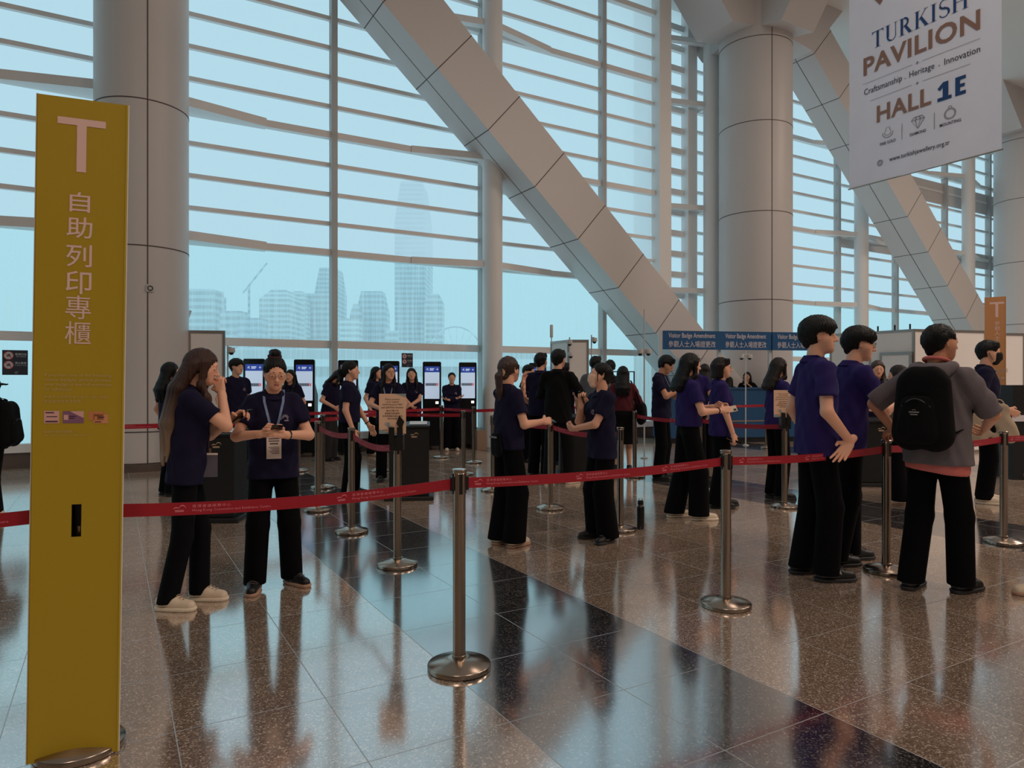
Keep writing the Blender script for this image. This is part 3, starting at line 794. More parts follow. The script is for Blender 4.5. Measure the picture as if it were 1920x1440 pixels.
    for nm in ('R', 'L'):
        a_ = A[nm]; S_, E, W = a_['S'], a_['E'], a_['W']
        if longsleeve:
            P.rc(S_, E, 0.066 * b, 0.058, 0.03); P.rc(E, W, 0.057, 0.042, 0.02, None, (W - unit(W - E) * 0.01, unit(W - E)))
        else:
            en = S_ + (E - S_) * sleeve; P.rc(S_, E, 0.060 * b, 0.068, 0.028, None, (en, unit(E - S_)))
    wr2 = lambda X, Y, Z: 0.0040 * np.sin(26 * Z + 22 * X + 5 * np.sin(14 * Y + 9 * X)) + 0.0025 * np.sin(53 * X - 40 * Z + 11 * Y)
    nk = U((0, 0.006, 1.425))
    P.el(U((0, 0.045, 1.445)), (0.052, 0.062, 0.05), 0.01, None, True)
    VS = P.mesh(h, planes=((U((0, 0, hem)), Rl @ V3(0, 0, -1)), (U((0, 0, 1.425)), Rl @ V3(0, -0.25, 1))), bump=wr2)
    sh = soft_obj(slots or ('jacket' if longsleeve else 'shirt'), VS, top, root, s)
    ctx['bvh'] = BVHTree.FromPolygons([tuple(v) for v in VS[0]], [tuple(f) for f in VS[1]])
    if collar:
        q = MB(); n = 28; v = []; f = []
        for i in range(n):
            t = math.radians(-90 + 18 + (324) * i / (n - 1)) + math.pi   # open at the front
            ct, st = math.sin(t) * -1, -math.cos(t)
            for r, z, yo in ((0.062, 1.437, 0), (0.066, 1.440, 0), (0.094, 1.400, 0), (0.090, 1.395, 0)):
                fr = max(0, st)
                v.append(tuple(U((r * ct, r * 0.98 * st - 0.010 + 0.03 * fr * (1.44 - z) * 8, z - 0.035 * fr)) * s))
        for i in range(n - 1):
            for j in range(4): f.append((i * 4 + j, i * 4 + (j + 1) % 4, (i + 1) * 4 + (j + 1) % 4, (i + 1) * 4 + j))
        f += [(0, 1, 2, 3), tuple((n - 1) * 4 + j for j in (3, 2, 1, 0))]
        # turn so that the opening faces forward
        q.add(v, f).build('collar', top, sh, True)
    # shoes
    for hp, kn, an, fr in leg:
        f_ = math.radians(fr); fd = V3(math.sin(f_), math.cos(f_), 0); ac = V3(an[0], an[1], 0)
        if legs == 'none': continue
        q = Soft(); q.rc(ac + V3(0, 0, 0.052) - fd * 0.028, ac + fd * 0.05 + V3(0, 0, 0.052), 0.044, 0.040, 0.03); q.rc(ac + fd * 0.05 + V3(0, 0, 0.045), ac + fd * 0.155 + V3(0, 0, 0.030), 0.041, 0.036, 0.03)
        q.rc(ac + V3(0, 0, 0.08), ac + V3(0, 0, 0.105), 0.042, 0.04, 0.02)
        so = soft_obj('shoe', q.mesh(0.008, planes=((V3(0, 0, 0.012), V3(0, 0, -1)),)), shoe, root, s)
        q = Soft(); q.rc(ac - fd * 0.03 + V3(0, 0, 0.02), ac + fd * 0.155 + V3(0, 0, 0.02), 0.048, 0.045, 0.01)
        q.rc(ac + fd * 0.03 + V3(0, 0, 0.02), ac + fd * 0.12 + V3(0, 0, 0.02), 0.046, 0.05, 0.02)
        soft_obj('sole', q.mesh(0.008, planes=((V3(0, 0, 0.0), V3(0, 0, -1)), (V3(0, 0, 0.025), V3(0, 0, 1)))), sole, so, s)
        if h < 0.011:
            q = MB()
            for k in range(4):
                c = ac + fd * (0.055 + 0.022 * k) + V3(0, 0, 0.1025 - 0.0090 * k); sd = V3(fd[1], -fd[0], 0) * 0.020
                q.tube([(c - sd) * s, (c + V3(0, 0, 0.006)) * s, (c + sd) * s], 0.0032 * s, 5)
            q.build('laces', LACET if shoe is not SHOEB else INK, so, True)
    add_hair(hair, ctx)
    for e in extras: e(ctx)
    return root, ctx

def add_hair(kind, c):
    if kind is None: return
    Hd, Mh, U, s, root, Rh = c['Hd'], c['Mh'], c['U'], c['s'], c['root'], c['Rh']
    h = 0.007 if c['h'] < 0.011 else 0.009
    S = Soft(); hc = c['hc']; m = c['hairm']
    opts = kind.split('+'); k = opts[0]
    big = 0.010 if 'vol' in opts else 0.0
    S.el(Hd(0, -0.018, 0.030), (0.083 + big, 0.099 + big, 0.090 + big), 0.02, Mh)
    dn = lambda x, y, z: Hd(x, y, 0) + (c['Rl'] @ V3(0, 0, z)) * 0.7 + V3(0, 0, z) * 0.3
    fr = []
    if k == 'short':
        for e in (-1, 1): S.rc(Hd(e * 0.062, -0.03, 0.02), Hd(e * 0.06, -0.045, -0.03), 0.026, 0.018, 0.02)
        S.rc(Hd(0, -0.075, 0.0), Hd(0, -0.062, -0.055), 0.045, 0.035, 0.03)
        fr = [((0, 0.075, 0.088), 0.0)]
    elif k == 'mop':
        S.el(Hd(0, -0.012, 0.045), (0.100, 0.112, 0.086), 0.03, Mh)
        S.rc(Hd(0, -0.075, 0.0), Hd(0, -0.066, -0.05), 0.050, 0.034, 0.03)
    elif k in ('long', 'halfup', 'bob', 'pony', 'bun'):
        S.rc(Hd(0, -0.07, 0.01), Hd(0, -0.066, -0.05), 0.055, 0.042, 0.03)
    # clear the face
    low = {'short': 0.060, 'mop': 0.042, 'bob': 0.038, 'pony': 0.060, 'bun': 0.066, 'long': 0.056, 'halfup': 0.056}.get(k, 0.05)
    if 'bangs' in opts: low = 0.030
    F2 = [(0, 0.105, low - 0.085)]
    S.el(Hd(0, 0.098, low - 0.088), (0.066, 0.082, 0.090), 0.012, Mh, True)
    if k in ('short', 'mop'):
        for e in (-1, 1): S.el(Hd(e * 0.088, 0.026, -0.032), (0.04, 0.056, 0.056), 0.01, Mh, True)
    if 'bangs' in opts or k in ('mop', 'bob'):
        for i in range(-3, 4): S.rc(Hd(i * 0.019, 0.070 - 0.0035 * i * i, 0.088), Hd(i * 0.0205 + 0.004 * math.sin(i * 2.5), 0.079 - 0.004 * i * i, low + 0.006 + 0.008 * math.sin(i * 1.9)), 0.015, 0.008, 0.010)
    if k == 'short' and 'crop' not in opts:
        for i in range(-3, 4): S.rc(Hd(i * 0.018, 0.060 - 0.003 * i * i, 0.096), Hd(i * 0.0195 + 0.008, 0.074 - 0.0035 * i * i, 0.062), 0.017, 0.009, 0.014)
    if k in ('long', 'halfup'):
        L = float(next((o[1:] for o in opts if o[0] == 'L'), 0.36))
        for i in range(-3, 4):
            x = i * 0.021; yb = 0.0045 * i * i; n1 = U((x * 1.2, -0.118 + yb, 1.405)); n2 = U((x * 1.35, -0.152 + yb, 1.55 - max(0.22, L * 0.6))); n3 = U((x * 1.4 + 0.004 * math.sin(3 * i), -0.150 + yb, 1.55 - max(L, 0.24) + 0.02 * math.sin(i * 2.2)))
            S.rc(Hd(x * 1.05, -0.080 + yb, 0.0), n1, 0.034, 0.032, 0.025); S.rc(n1, n2, 0.032, 0.030, 0.025)
            S.rc(n2, n3, 0.030, 0.009, 0.02)
        for e in (-1, 1):
            fl = 'front' in opts or ('frontR' in opts and e > 0) or ('frontL' in opts and e < 0)
            S.rc(Hd(e * 0.070, 0.012, 0.03), dn(e * 0.082, 0.006, -0.13), 0.020, 0.022, 0.02)
            if fl:
                S.rc(dn(e * 0.082, 0.006, -0.12), U((e * 0.088, 0.088, 1.36)), 0.024, 0.024, 0.02); S.rc(U((e * 0.088, 0.088, 1.36)), U((e * 0.082, 0.138, 1.55 - min(L, 0.42))), 0.026, 0.012, 0.02)
            else: S.rc(dn(e * 0.082, 0.0, -0.12), U((e * 0.085, -0.115, 1.36)), 0.024, 0.022, 0.02)
    if k == 'bob':
        for i in range(-4, 5):
            t = i * 0.42; x, y = 0.078 * math.sin(t), -0.02 - 0.080 * math.cos(t)
            S.rc(Hd(x, y, 0.02), Hd(x * 1.06, y * 1.02, -0.105), 0.024, 0.020, 0.02)
    if k == 'pony':
        lowp = -0.02 if 'low' in opts else 0.03
        p0 = Hd(0, -0.108, lowp)
        L = float(next((o[1:] for o in opts if o[0] == 'L'), 0.26))
        S.rc(p0, p0 + Rh @ V3(0, -0.03, -0.04), 0.026, 0.03, 0.015); S.rc(p0 + Rh @ V3(0, -0.03, -0.04), p0 + Rh @ V3(0, -0.015, 0) * 1.4 + V3(0, 0, -L * 0.6), 0.032, 0.03, 0.02)
        S.rc(p0 + Rh @ V3(0, -0.02, 0) + V3(0, 0, -L * 0.6), p0 + Rh @ V3(0, -0.005, 0) + V3(0, 0, -L), 0.029, 0.008, 0.02)
        fr.append(p0)
    if k == 'bun':
        if 'nape' in opts: p0 = Hd(0, -0.115, -0.02)
        else: p0 = Hd(0, -0.035, 0.135)
        S.el(p0, (0.042, 0.042, 0.034), 0.01, Mh); fr.append(p0)
        for t in range(5): S.rc(p0 + Rh @ V3(0.025 * math.cos(t * 1.3), 0.025 * math.sin(t * 1.3), 0), p0 + Rh @ V3(0.03 * math.cos(t * 1.3 + 0.9), 0.03 * math.sin(t * 1.3 + 0.9), 0.014), 0.014, 0.012, 0.006)
    if 'sidelocks' in opts:
        for e in (-1, 1): S.rc(Hd(e * 0.066, 0.045, 0.035), Hd(e * 0.066, 0.045, -0.07), 0.008, 0.004, 0.008)
    st = lambda X, Y, Z: 0.0034 * np.sin(70 * np.arctan2(X - hc[0], Y - hc[1] + 0.02) / 2 + 3 * np.sin(9 * Z)) + 0.0012 * np.sin(160 * X + 40 * Y)
    soft_obj('hair', S.mesh(h, bump=st), m, root, s)
    if 'scr' in opts:
        p0 = fr[-1]; q = MB(); n = 26
        ring = [(p0 + Rh @ (V3(0.032 * math.cos(2 * math.pi * i / n), 0, 0.032 * math.sin(2 * math.pi * i / n)) if k == 'pony' or 'nape' in opts else V3(0.036 * math.cos(2 * math.pi * i / n), 0.036 * math.sin(2 * math.pi * i / n), -0.022))) * s for i in range(n + 1)]
        q.tube(ring, [0.013 * s * (1 + 0.25 * math.sin(i * 2.6)) for i in range(n + 1)], 8); q.build('scrunchie', SCRUN if k == 'pony' else SCRUNB, root, True)

# ---- what people wear, as little builders taking the person's context
def surf(c, x, z, front=True):
    """point on the front (or back) of the top at body-relative x, z"""
    fw, U = c['fw'], c['U']; sg = 1 if front else -1
    p = U((x, 0, z)); o = p + fw * 0.6 * sg
    hit = c['bvh'].ray_cast(Vector(o), Vector(-fw * sg))
    return np.array(hit[0]) if hit[0] is not None else p + fw * 0.11 * sg
def ribbon(name, pts, wd, m, parent, s, side, nrm, th=0.0025):
    n = len(pts); v = []; f = []
    for p in pts:
        for a, b in ((-1, 0), (1, 0), (1, 1), (-1, 1)): v.append((p + side * a * wd / 2 + nrm * (0.003 + b * th)) * s)
    for i in range(n - 1):
        for j in range(4): f.append((i * 4 + j, i * 4 + (j + 1) % 4, i * 4 + 4 + (j + 1) % 4, i * 4 + 4 + j))
    f += [(3, 2, 1, 0), tuple((n - 1) * 4 + j for j in range(4))]
    return MB().add(v, f).build(name, m, parent)
def lanyard(zb=1.05, m=None, badge='card', xoff=0.0, blank=False, turn=0.0):
    def f(c):
        m_ = m or STRAPB; s = c['s']; right = c['Rl'] @ V3(1, 0, 0)
        rt = None
        for e in (-1, 1):
            pts = [c['U']((e * 0.052, -0.062, 1.432)), c['U']((e * 0.070, -0.02, 1.435)), surf(c, e * 0.066, 1.385)]
            for i in range(1, 9):
                t = i / 8; pts.append(surf(c, e * 0.066 * (1 - t) + e * 0.006 + xoff * t, 1.385 + (zb - 1.385) * t))
            o = ribbon('lanyard', pts, 0.017, m_, c['root'], s, right, c['fw']); rt = o
        if badge:
            p = surf(c, xoff, zb - 0.06) ; p = np.maximum(p, p); q = surf(c, xoff, zb + 0.0)
            fwd = c['fw']; y0 = max(p @ fwd, q @ fwd) + 0.012; base = c['U']((xoff, 0, zb)); base = base + fwd * (y0 - base @ fwd)
            up = V3(0, 0, 1); ct, st = math.cos(math.radians(turn)), math.sin(math.radians(turn)); R, fwd = right * ct + fwd * st, fwd * ct - right * st
            def P(a, b, d): return (base + R * a + up * b + fwd * d) * s
            w_, hh = 0.050, 0.158
            bd = MB().hexa([P(-w_, -hh, 0), P(w_, -hh, 0), P(w_, -hh, 0.004), P(-w_, -hh, 0.004), P(-w_, 0, 0), P(w_, 0, 0), P(w_, 0, 0.004), P(-w_, 0, 0.004)]).build('badge', PLAST if blank else PAPER, c['root'])
            MB().bar(P(0, 0, 0.004), P(0, 0.03, 0.004), 0.012 * s, 0.006 * s).build('clip', WIRE, bd)
            if blank:
                MB().hexa([P(-w_, -0.012, 0.004), P(w_, -0.012, 0.004), P(w_, -0.012, 0.006), P(-w_, -0.012, 0.006), P(-w_, 0, 0.004), P(w_, 0, 0.004), P(w_, 0, 0.006), P(-w_, 0, 0.006)]).build('badge_rim', PAPER, bd)
            else:
                b = [rect2d(-0.036, 0.036, -0.020, -0.012), rect2d(-0.036, 0.036, -0.036, -0.028), rect2d(-0.028, 0.028, -0.056, -0.046)] + [rect2d(-0.036 , 0.036 - 0.01 * (i % 3), -0.078 - 0.009 * i, -0.074 - 0.009 * i) for i in range(6)]
                lettering('badge_print', join2d(b), INK, bd, P(0, 0, 0.0052), R * s, up * s, 0.0008)
    return f
def glasses(m=None):
    def f(c):
        Hd, s, Rh = c['Hd'], c['s'], c['Rh']; q = MB()
        for e in (-1, 1):
            q.tube([Hd(e * 0.031 + 0.024 * math.cos(t / 16 * 2 * math.pi), 0.098 - 0.006 * abs(math.cos(t / 16 * 2 * math.pi)), 0.001 + 0.019 * math.sin(t / 16 * 2 * math.pi)) * s for t in range(17)], 0.0014 * s, 5)
            q.tube([Hd(e * 0.055, 0.093, 0.006) * s, Hd(e * 0.074, 0.06, 0.008) * s, Hd(e * 0.077, -0.005, 0.012) * s], 0.0014 * s, 5)
        q.tube([Hd(-0.008, 0.100, 0.004) * s, Hd(0.008, 0.100, 0.004) * s], 0.0014 * s, 5)
        q.build('glasses', m or WIRE, c['root'], True)
    return f
def facemask(m=None):
    def f(c):
        Hd, Mh, s = c['Hd'], c['Mh'], c['s']; S = Soft()
        S.rc(Hd(0, 0.052, -0.022), Hd(0, 0.060, -0.090), 0.060, 0.040, 0.02); S.rc(Hd(0, 0.09, -0.03), Hd(0, 0.098, -0.055), 0.022, 0.022, 0.03)
        V, Fq = S.mesh(0.006, planes=((Hd(0, 0, -0.016), c['Rh'] @ V3(0, -0.25, 1)), (Hd(0, 0.028, 0), c['Rh'] @ V3(0, -1, 0))))
        o = soft_obj('face_mask', (V, Fq), m or MASKW, c['root'], s)
        q = MB()
        for e in (-1, 1):
            for z in (-0.03, -0.075): q.tube([Hd(e * 0.056, 0.04, z) * s, Hd(e * 0.079, -0.002, -0.008) * s], 0.0018 * s, 5)
        q.build('ear_loop', m or MASKW, o, True)
    return f
def chest_logo(x=-0.075, z=1.235, k=1.0):
    def f(c):
        s = c['s']; p = surf(c, x, z); R = c['Rl'] @ V3(-1, 0, 0); up = c['Rl'] @ V3(0, 0, 1)
        parts = []
        for i in range(9):
            t = math.pi * (0.02 + 0.96 * i / 8); parts.append(stroke2d([(0.010 * math.cos(t) * k, 0.010 * math.sin(t) * k), (0.026 * math.cos(t) * k, 0.026 * math.sin(t) * k)], 0.0022 * k))
        parts += [rect2d(-0.030 * k, 0.020 * k, -0.010 * k, -0.004 * k), rect2d(-0.004 * k, 0.024 * k, -0.021 * k, -0.015 * k)]
        v, fq = join2d(parts); q = []
        for a, b in v:
            o = p + R * a + up * b + c['fw'] * 0.1; hit = c['bvh'].ray_cast(Vector(o), Vector(-c['fw']))
            q.append((np.array(hit[0]) if hit[0] is not None else p) + c['fw'] * 0.003)
        mesh_obj('shirt_logo', [x_ * s for x_ in q], fq, WHITE_T, c['root'])
    return f
WHITE_T = mat('logo_thread', (190, 178, 196), 0.8)
def watch(nm='L', m=None):
    def f(c):
        a = c['A'][nm]; E, W, s = a['E'], a['W'], c['s']; d = unit(W - E); p = W - d * 0.025
        x = unit(np.cross(d, V3(0.3, 0.2, 1))); y = np.cross(d, x); q = MB()
        q.tube([(p + (x * math.cos(t / 14 * 2 * math.pi) + y * math.sin(t / 14 * 2 * math.pi)) * 0.030) * s for t in range(15)], 0.006 * s, 6)
        q.build('watch', m or SHOEB, c['root'], True)
    return f
def side_stripe(sgs=(1, -1), wd=0.02, m=None):
    def f(c):
        T = []
        for hp, kn, an, fr in c['leg']:
            sg = 1 if hp[0] > 0 else -1
            v = V3(sg, 0.15, 0)
            pts = [hp + v * 0.098, kn + v * 0.092, an + V3(0, 0, -0.04) + v * 0.092]
            ribbon('side_stripe', pts, wd, m or WHITEC, c['root'], c['s'], V3(-0.15, 1, 0), unit(v))
    return f
def phone_in(c, nm, name, label, m=None, size=(0.072, 0.15, 0.009), rot=None, cat='phone', slide=0.0, grp=None):
    """a top-level phone lying in the grip of a hand"""
    g, d, t, n = c['A'][nm]['grip']
    M = c['root'].matrix_basis
    ctr = g - n * 0.012 + d * slide
    if rot is not None: d, t = rot; d = unit(d); t = unit(np.array(t, float) - (np.array(t, float) @ d) * d); n = np.cross(d, t)
    s = c['s']; R = Matrix((t, d, np.cross(t, d))).transposed().to_4x4()
    o = empty(name, (0, 0, 0), 0, label, cat, grp)
    b = MB().box(-size[0] / 2, size[0] / 2, -size[1] / 2, size[1] / 2, -size[2] / 2, size[2] / 2).build('case', m or PHONEM, o, bevel=0.004)
    MB().box(-size[0] / 2 + 0.004, size[0] / 2 - 0.004, -size[1] / 2 + 0.004, size[1] / 2 - 0.004, size[2] / 2, size[2] / 2 + 0.0006).build('screen', GLASSD, o)
    MB().box(-size[0] / 2 + 0.008, -size[0] / 2 + 0.03, size[1] / 2 - 0.04, size[1] / 2 - 0.01, -size[2] / 2 - 0.002, -size[2] / 2).build('camera_bump', SHOEB, o)
    o.matrix_world = M @ Matrix.Translation(Vector(ctr) * s) @ R
    return o
GLASSD = mat('screen_glass', (10, 12, 18), 0.08)
# ------------------------------------------------------------------ belt stanchions
def stanchion_proto():
    root = empty('belt_stanchion', (0, 0, 0), 0, 'x', 'stanchion', 'belt stanchions')
    MB().lathe([(0.148, 0), (0.155, 0.003), (0.155, 0.022), (0.152, 0.026), (0.060, 0.052), (0.052, 0.054), (0.030, 0.0555)], 56).build('base', M_STEEL, root, True)
    MB().lathe([(0.034, 0.05), (0.034, 0.066), (0.031, 0.068), (0.031, 0.86), (0.031, 0.955)], 32).build('pole', M_STEEL, root, True)
    q = MB()
    for i in range(4):
        a = math.pi / 2 * i + 0.35; x, y = math.cos(a), math.sin(a)
        q.bar((x * 0.0305, y * 0.0305, 0.855), (x * 0.0305, y * 0.0305, 0.955), 0.017, 0.006, up=(x, y, 0))
    q.build('belt_slot', M_BLACKP, root)
    MB().lathe([(0.033, 0.953), (0.036, 0.958), (0.036, 0.972), (0.032, 0.976)], 32).build('cap', M_STEEL, root, True)
    return root
ST = {}
PROTO = stanchion_proto()
def stanchion(key, x, yb=None, label='', Y=None, rz=0.0):
    Y = (F * CAM_H / (yb - HZ) + 0.155) if Y is None else Y
    if not ST: r = PROTO
    else:
        r = PROTO.copy(); COL.objects.link(r)
        for ch in PROTO.children:
            c = ch.copy(); COL.objects.link(c); c.parent = r
    r.location = at(x, Y); r.rotation_euler = (0, 0, rz); r['label'] = label
    ST[key] = r
    return r
for a in (('S1', 861, 1278, 'steel belt stanchion nearest the camera, alone on the dark granite stripe edge'),
          ('S2', 1361, 1151, 'steel belt stanchion left of the two tall youths, holding the long front belt'),
          ('S3', 1662, 1083, 'steel belt stanchion between the glasses youth and the backpack man'),
          ('S4', 1882, 1026, 'steel belt stanchion in front of the brown T and A sign post'),
          ('S5', 745, 1071, 'steel belt stanchion carrying the notice board, before the glasses woman'),
          ('S6', 659, 1005, 'steel belt stanchion beside the woman with the striped trousers'),
          ('S7', 596, 962, 'steel belt stanchion just right of the bun haired phone woman'),
          ('S8', 605, 918, 'steel belt stanchion directly behind the one beside the bun haired phone woman'),
          ('S9', 560, 886, 'steel belt stanchion half hidden behind the bun haired phone woman'),
          ('S10', 712, 886, 'steel belt stanchion behind the glasses woman at the notice board'),
          ('S11', 888, 870, 'steel belt stanchion in front of the rightmost lit kiosk of the left row'),
          ('S12', 869, 893, 'steel belt stanchion seen just above the front stanchion, beside the black kiosk'),
          ('S13', 828, 860, 'steel belt stanchion left of the arms-crossed woman at the kiosks'),
          ('S14', 924, 924, 'steel belt stanchion hidden behind the ponytail woman'),
          ('S15', 1032, 959, 'steel belt stanchion between the ponytail woman and the masked woman'),
          ('S16', 1163, 1001, 'steel belt stanchion close behind the masked woman, by the water bottle'),
          ('S17', 1190, 897, 'steel belt stanchion beside the woman in the burgundy top'),
          ('S18', 1312, 923, 'steel belt stanchion between the two bob haired women'),
          ('S19', 1471, 956, 'steel belt stanchion with the second notice board, before the badge counter'),
          ('S20', 1437, 841, 'steel belt stanchion close to the blue badge counter'),
          ('S21', 1086, None, 'steel belt stanchion by the white booth panel behind the suited man', 13.7)):
    stanchion(a[0], a[1], a[2], a[3], a[4] if len(a) > 4 else None)
r = stanchion('S0', 0, None, 'steel belt stanchion standing inside the yellow T sign', 3.0); r.location = (-1.655, 2.655, 0)
r = stanchion('SL', 0, None, 'steel belt stanchion behind the yellow T sign by the clad column', 3.0); r.location = (-4.74, 7.55, 0)
r = stanchion('SX', 0, None, 'steel belt stanchion past the left edge beside the black cap visitor', 3.0); r.location = (-2.75, 1.90, 0)
r = stanchion('SR', 0, None, 'steel belt stanchion past the right edge beyond the brown sign post', 3.0); r.location = (6.6, 7.2, 0)
r = stanchion('SB', 0, None, 'steel belt stanchion behind the bob haired women near the man in purple', 3.0); r.location = at(1292, 14.4)

# ------------------------------------------------------------------ belts
def gull(k=1.0):
    """the twin-arc emblem over a barred base"""
    L = []
    n = 9
    for cx, rx, ry, a0, a1 in ((-0.42, 0.40, 0.30, 178, 20), (0.42, 0.50, 0.62, 165, 12)):
        up, dn = [], []
        for i in range(n + 1):
            a = math.radians(a0 + (a1 - a0) * i / n); t = i / n; wdt = 0.05 + 0.11 * math.sin(math.pi * t)
            up.append((cx + rx * math.cos(a), ry * math.sin(a))); dn.append((cx + rx * math.cos(a) * 0.96, ry * math.sin(a) - wdt))
        v = np.array(up + dn); f = [(i, i + 1, n + 2 + i, n + 1 + i) for i in range(n)]
        L.append((v, f))
    L += [rect2d(-0.62, 0.62, -0.22, -0.13), rect2d(-0.60, 0.60, -0.33, -0.26), rect2d(-0.60, 0.60, -0.44, -0.37)]
    v, f = join2d(L)
    return v * k, f
_cn = text2d('香港會議展覽中心', 1.0, 0.0, 1.25, res=1); _en = text2d('Hong Kong Convention and Exhibition Centre', 1.0, 0.004, res=1)
CHUNK = [('belt_emblem', (lambda g: (g[0] + np.array([0.040, 0.0]), g[1]))(gull(0.027))), ('belt_characters', fit(_cn, 0.088, 0.235, 0.004, 0.0165)), ('belt_words', fit(_en, 0.088, 0.395, -0.0145, -0.001))]
def belt(k0, k1, label, sag=0.0, z0=None, z1=None, print_step=0.66, start=0.30, grp='red belts between the stanchions', clip0=True, clip1=True, zb=0.905, ht=0.052, off=0.034):
    a, b = Vector(ST[k0].location), Vector(ST[k1].location); a.z = b.z = zb
    d = (b - a); d.z = 0; L = d.length; d.normalize()
    a = a + d * off; b = b - d * off; L -= 2 * off
    root = empty('barrier_belt', a, math.atan2(d.y, d.x), label, 'barrier belt', grp)
    N = 24
    zf = lambda x: -4 * sag * (x / L) * (1 - x / L)
    v = []; f = []
    for i in range(N + 1):
        x = L * i / N
        for y, z in ((-0.001, -ht / 2), (0.001, -ht / 2), (0.001, ht / 2), (-0.001, ht / 2)): v.append((x, y, z + zf(x)))
    for i in range(N):
        for j in range(4): f.append((i * 4 + j, i * 4 + (j + 1) % 4, i * 4 + 4 + (j + 1) % 4, i * 4 + 4 + j))
    MB().add(v, f).build('webbing', M_BELT, root)
    for on, x in ((clip0, 0.0), (clip1, L)):
        if on: MB().box(x - 0.012 if x else -0.004, x + 0.004 if x else 0.012, -0.012, 0.012, -0.034 + zf(x), 0.034 + zf(x)).build('clip', M_BLACKP, root)
    if print_step:
        # printed on the face turned to the camera
        mid = (a + b) / 2; nrm = Vector((d.y, -d.x, 0)); front = nrm.dot(Vector((0, 0, CAM_H)) - mid) > 0
        x = start
        while x + 0.42 < L:
            if front: fn = lambda p, q, x=x: (x + p, -0.0025, q + zf(x + p))
            else: fn = lambda p, q, x=x: (L - x - p, 0.0025, q + zf(L - x - p))
            
            for nm_, t_ in CHUNK: lettering(nm_, t_, M_BELTTX, root, (0, 0, 0), (1, 0, 0), (0, 0, 1), 0, fn)
            x += print_step
    return root
belt('SX', 'S0', 'red belt leaving the frame left of the yellow T sign', 0.01, start=0.02)
belt('S0', 'S1', 'long red belt from the yellow T sign to the nearest stanchion', 0.03, start=0.27)
belt('S1', 'S2', 'long red belt across the middle, from the nearest stanchion past the masked woman', 0.02, start=0.03, print_step=0.62)
belt('S2', 'S3', 'red belt running behind the hanging hand of the tall youth', 0.02, start=0.06, print_step=0.62)
belt('S3', 'S4', 'red belt passing behind the black backpack', 0.02)
belt('S4', 'SR', 'red belt leaving the frame right of the brown sign post', 0.01, start=0.05)
belt('S7', 'S6', 'pinkish slack belt right of the bun haired phone woman', 0.035)
belt('S6', 'S5', 'slack belt sloping down to the notice board holder', 0.05, start=0.1)
belt('SL', 'S8', 'red belt behind the long haired woman and the bun haired woman', 0.01)
belt('S8', 'S10', 'lower of two back belts, left of the glasses woman', 0.01)
belt('S10', 'S12', 'lower of two back belts, right of the notice board', 0.01, start=0.6)
belt('S9', 'S13', 'upper back belt crossing behind the striped trousers woman', 0.01)
belt('S13', 'S11', 'short upper back belt in front of the arms-crossed woman', 0.0, start=0.1)
belt('S11', 'S21', 'back belt behind the ponytail woman and the suited man', 0.0)
belt('S14', 'S15', 'belt behind the held-out phone of the ponytail woman', 0.01)
belt('S15', 'S16', 'slack belt between the ponytail woman and the masked woman', 0.04, start=0.04)
belt('S17', 'S18', 'belt behind the first bob haired woman', 0.03, start=0.1)
belt('S18', 'S19', 'belt from the second bob haired woman to the second notice board', 0.03, start=0.9)
belt('SB', 'S20', 'upper red belt in front of the blue badge counter', 0.01)

# ------------------------------------------------------------------ yellow T sign around its stanchion
M_YEL = mat('mustard_board', (180, 150, 18), 0.55, bump=0.03, bscale=400)
M_PINKT = mat('sign_lettering_pale', (238, 200, 190), 0.6); M_EDGE = mat('board_edge', (222, 214, 196), 0.6)
M_SMALLT = mat('sign_small_print', (206, 176, 112), 0.6)
def t_sign(name, loc, rz, tilt, wd, ht, mats, label, slot, write):
    root = empty(name, loc, rz, label, 'sign'); root.rotation_euler = (0, tilt, rz)
    tri = [Vector((0, 0, 0)), Vector((wd, 0, 0)), Vector((wd / 2, wd * 0.866, 0))]
    for i in range(3):
        a, b = tri[i], tri[(i + 1) % 3]; d = (b - a).normalized(); n = Vector((d.y, -d.x, 0))
        mb = MB(); t = 0.006; s0, s1, z0, z1 = slot
        for x0, x1, q0, q1 in ((0, s0, 0.012, ht), (s1, wd, 0.012, ht), (s0, s1, 0.012, z0), (s0, s1, z1, ht)):
            p0, p1 = a + d * x0, a + d * x1; ins = -n * t
            mb.hexa([p0 + Vector((0, 0, q0)), p1 + Vector((0, 0, q0)), p1 + ins + Vector((0, 0, q0)), p0 + ins + Vector((0, 0, q0)),
                     p0 + Vector((0, 0, q1)), p1 + Vector((0, 0, q1)), p1 + ins + Vector((0, 0, q1)), p0 + ins + Vector((0, 0, q1))])
        pn = mb.build('panel', mats[i], root)
        MB().hexa([b + Vector((0, 0, 0.012)) - d * 0.0, b + n * 0.001 + Vector((0, 0, 0.012)), b + d * 0.003 + Vector((0, 0, 0.012)), b + d * 0.003 - n * 0.004 + Vector((0, 0, 0.012)),
                   b + Vector((0, 0, ht)), b + n * 0.001 + Vector((0, 0, ht)), b + d * 0.003 + Vector((0, 0, ht)), b + d * 0.003 - n * 0.004 + Vector((0, 0, ht))]).build('panel_edge', M_EDGE, pn)
        if i in write: write[i](pn, a, d)
    return root
def big_T(pn, a, d, x0, x1, z0, z1, m=None):
    w_ = x1 - x0; bt = (z1 - z0) * 0.13; st = w_ * 0.20
    lettering('letter_T', join2d([rect2d(x0, x1, z1 - bt, z1), rect2d((x0 + x1 - st) / 2, (x0 + x1 + st) / 2, z0, z1 - bt)]), m or M_PINKT, pn, a, d, (0, 0, 1), 0.0012)
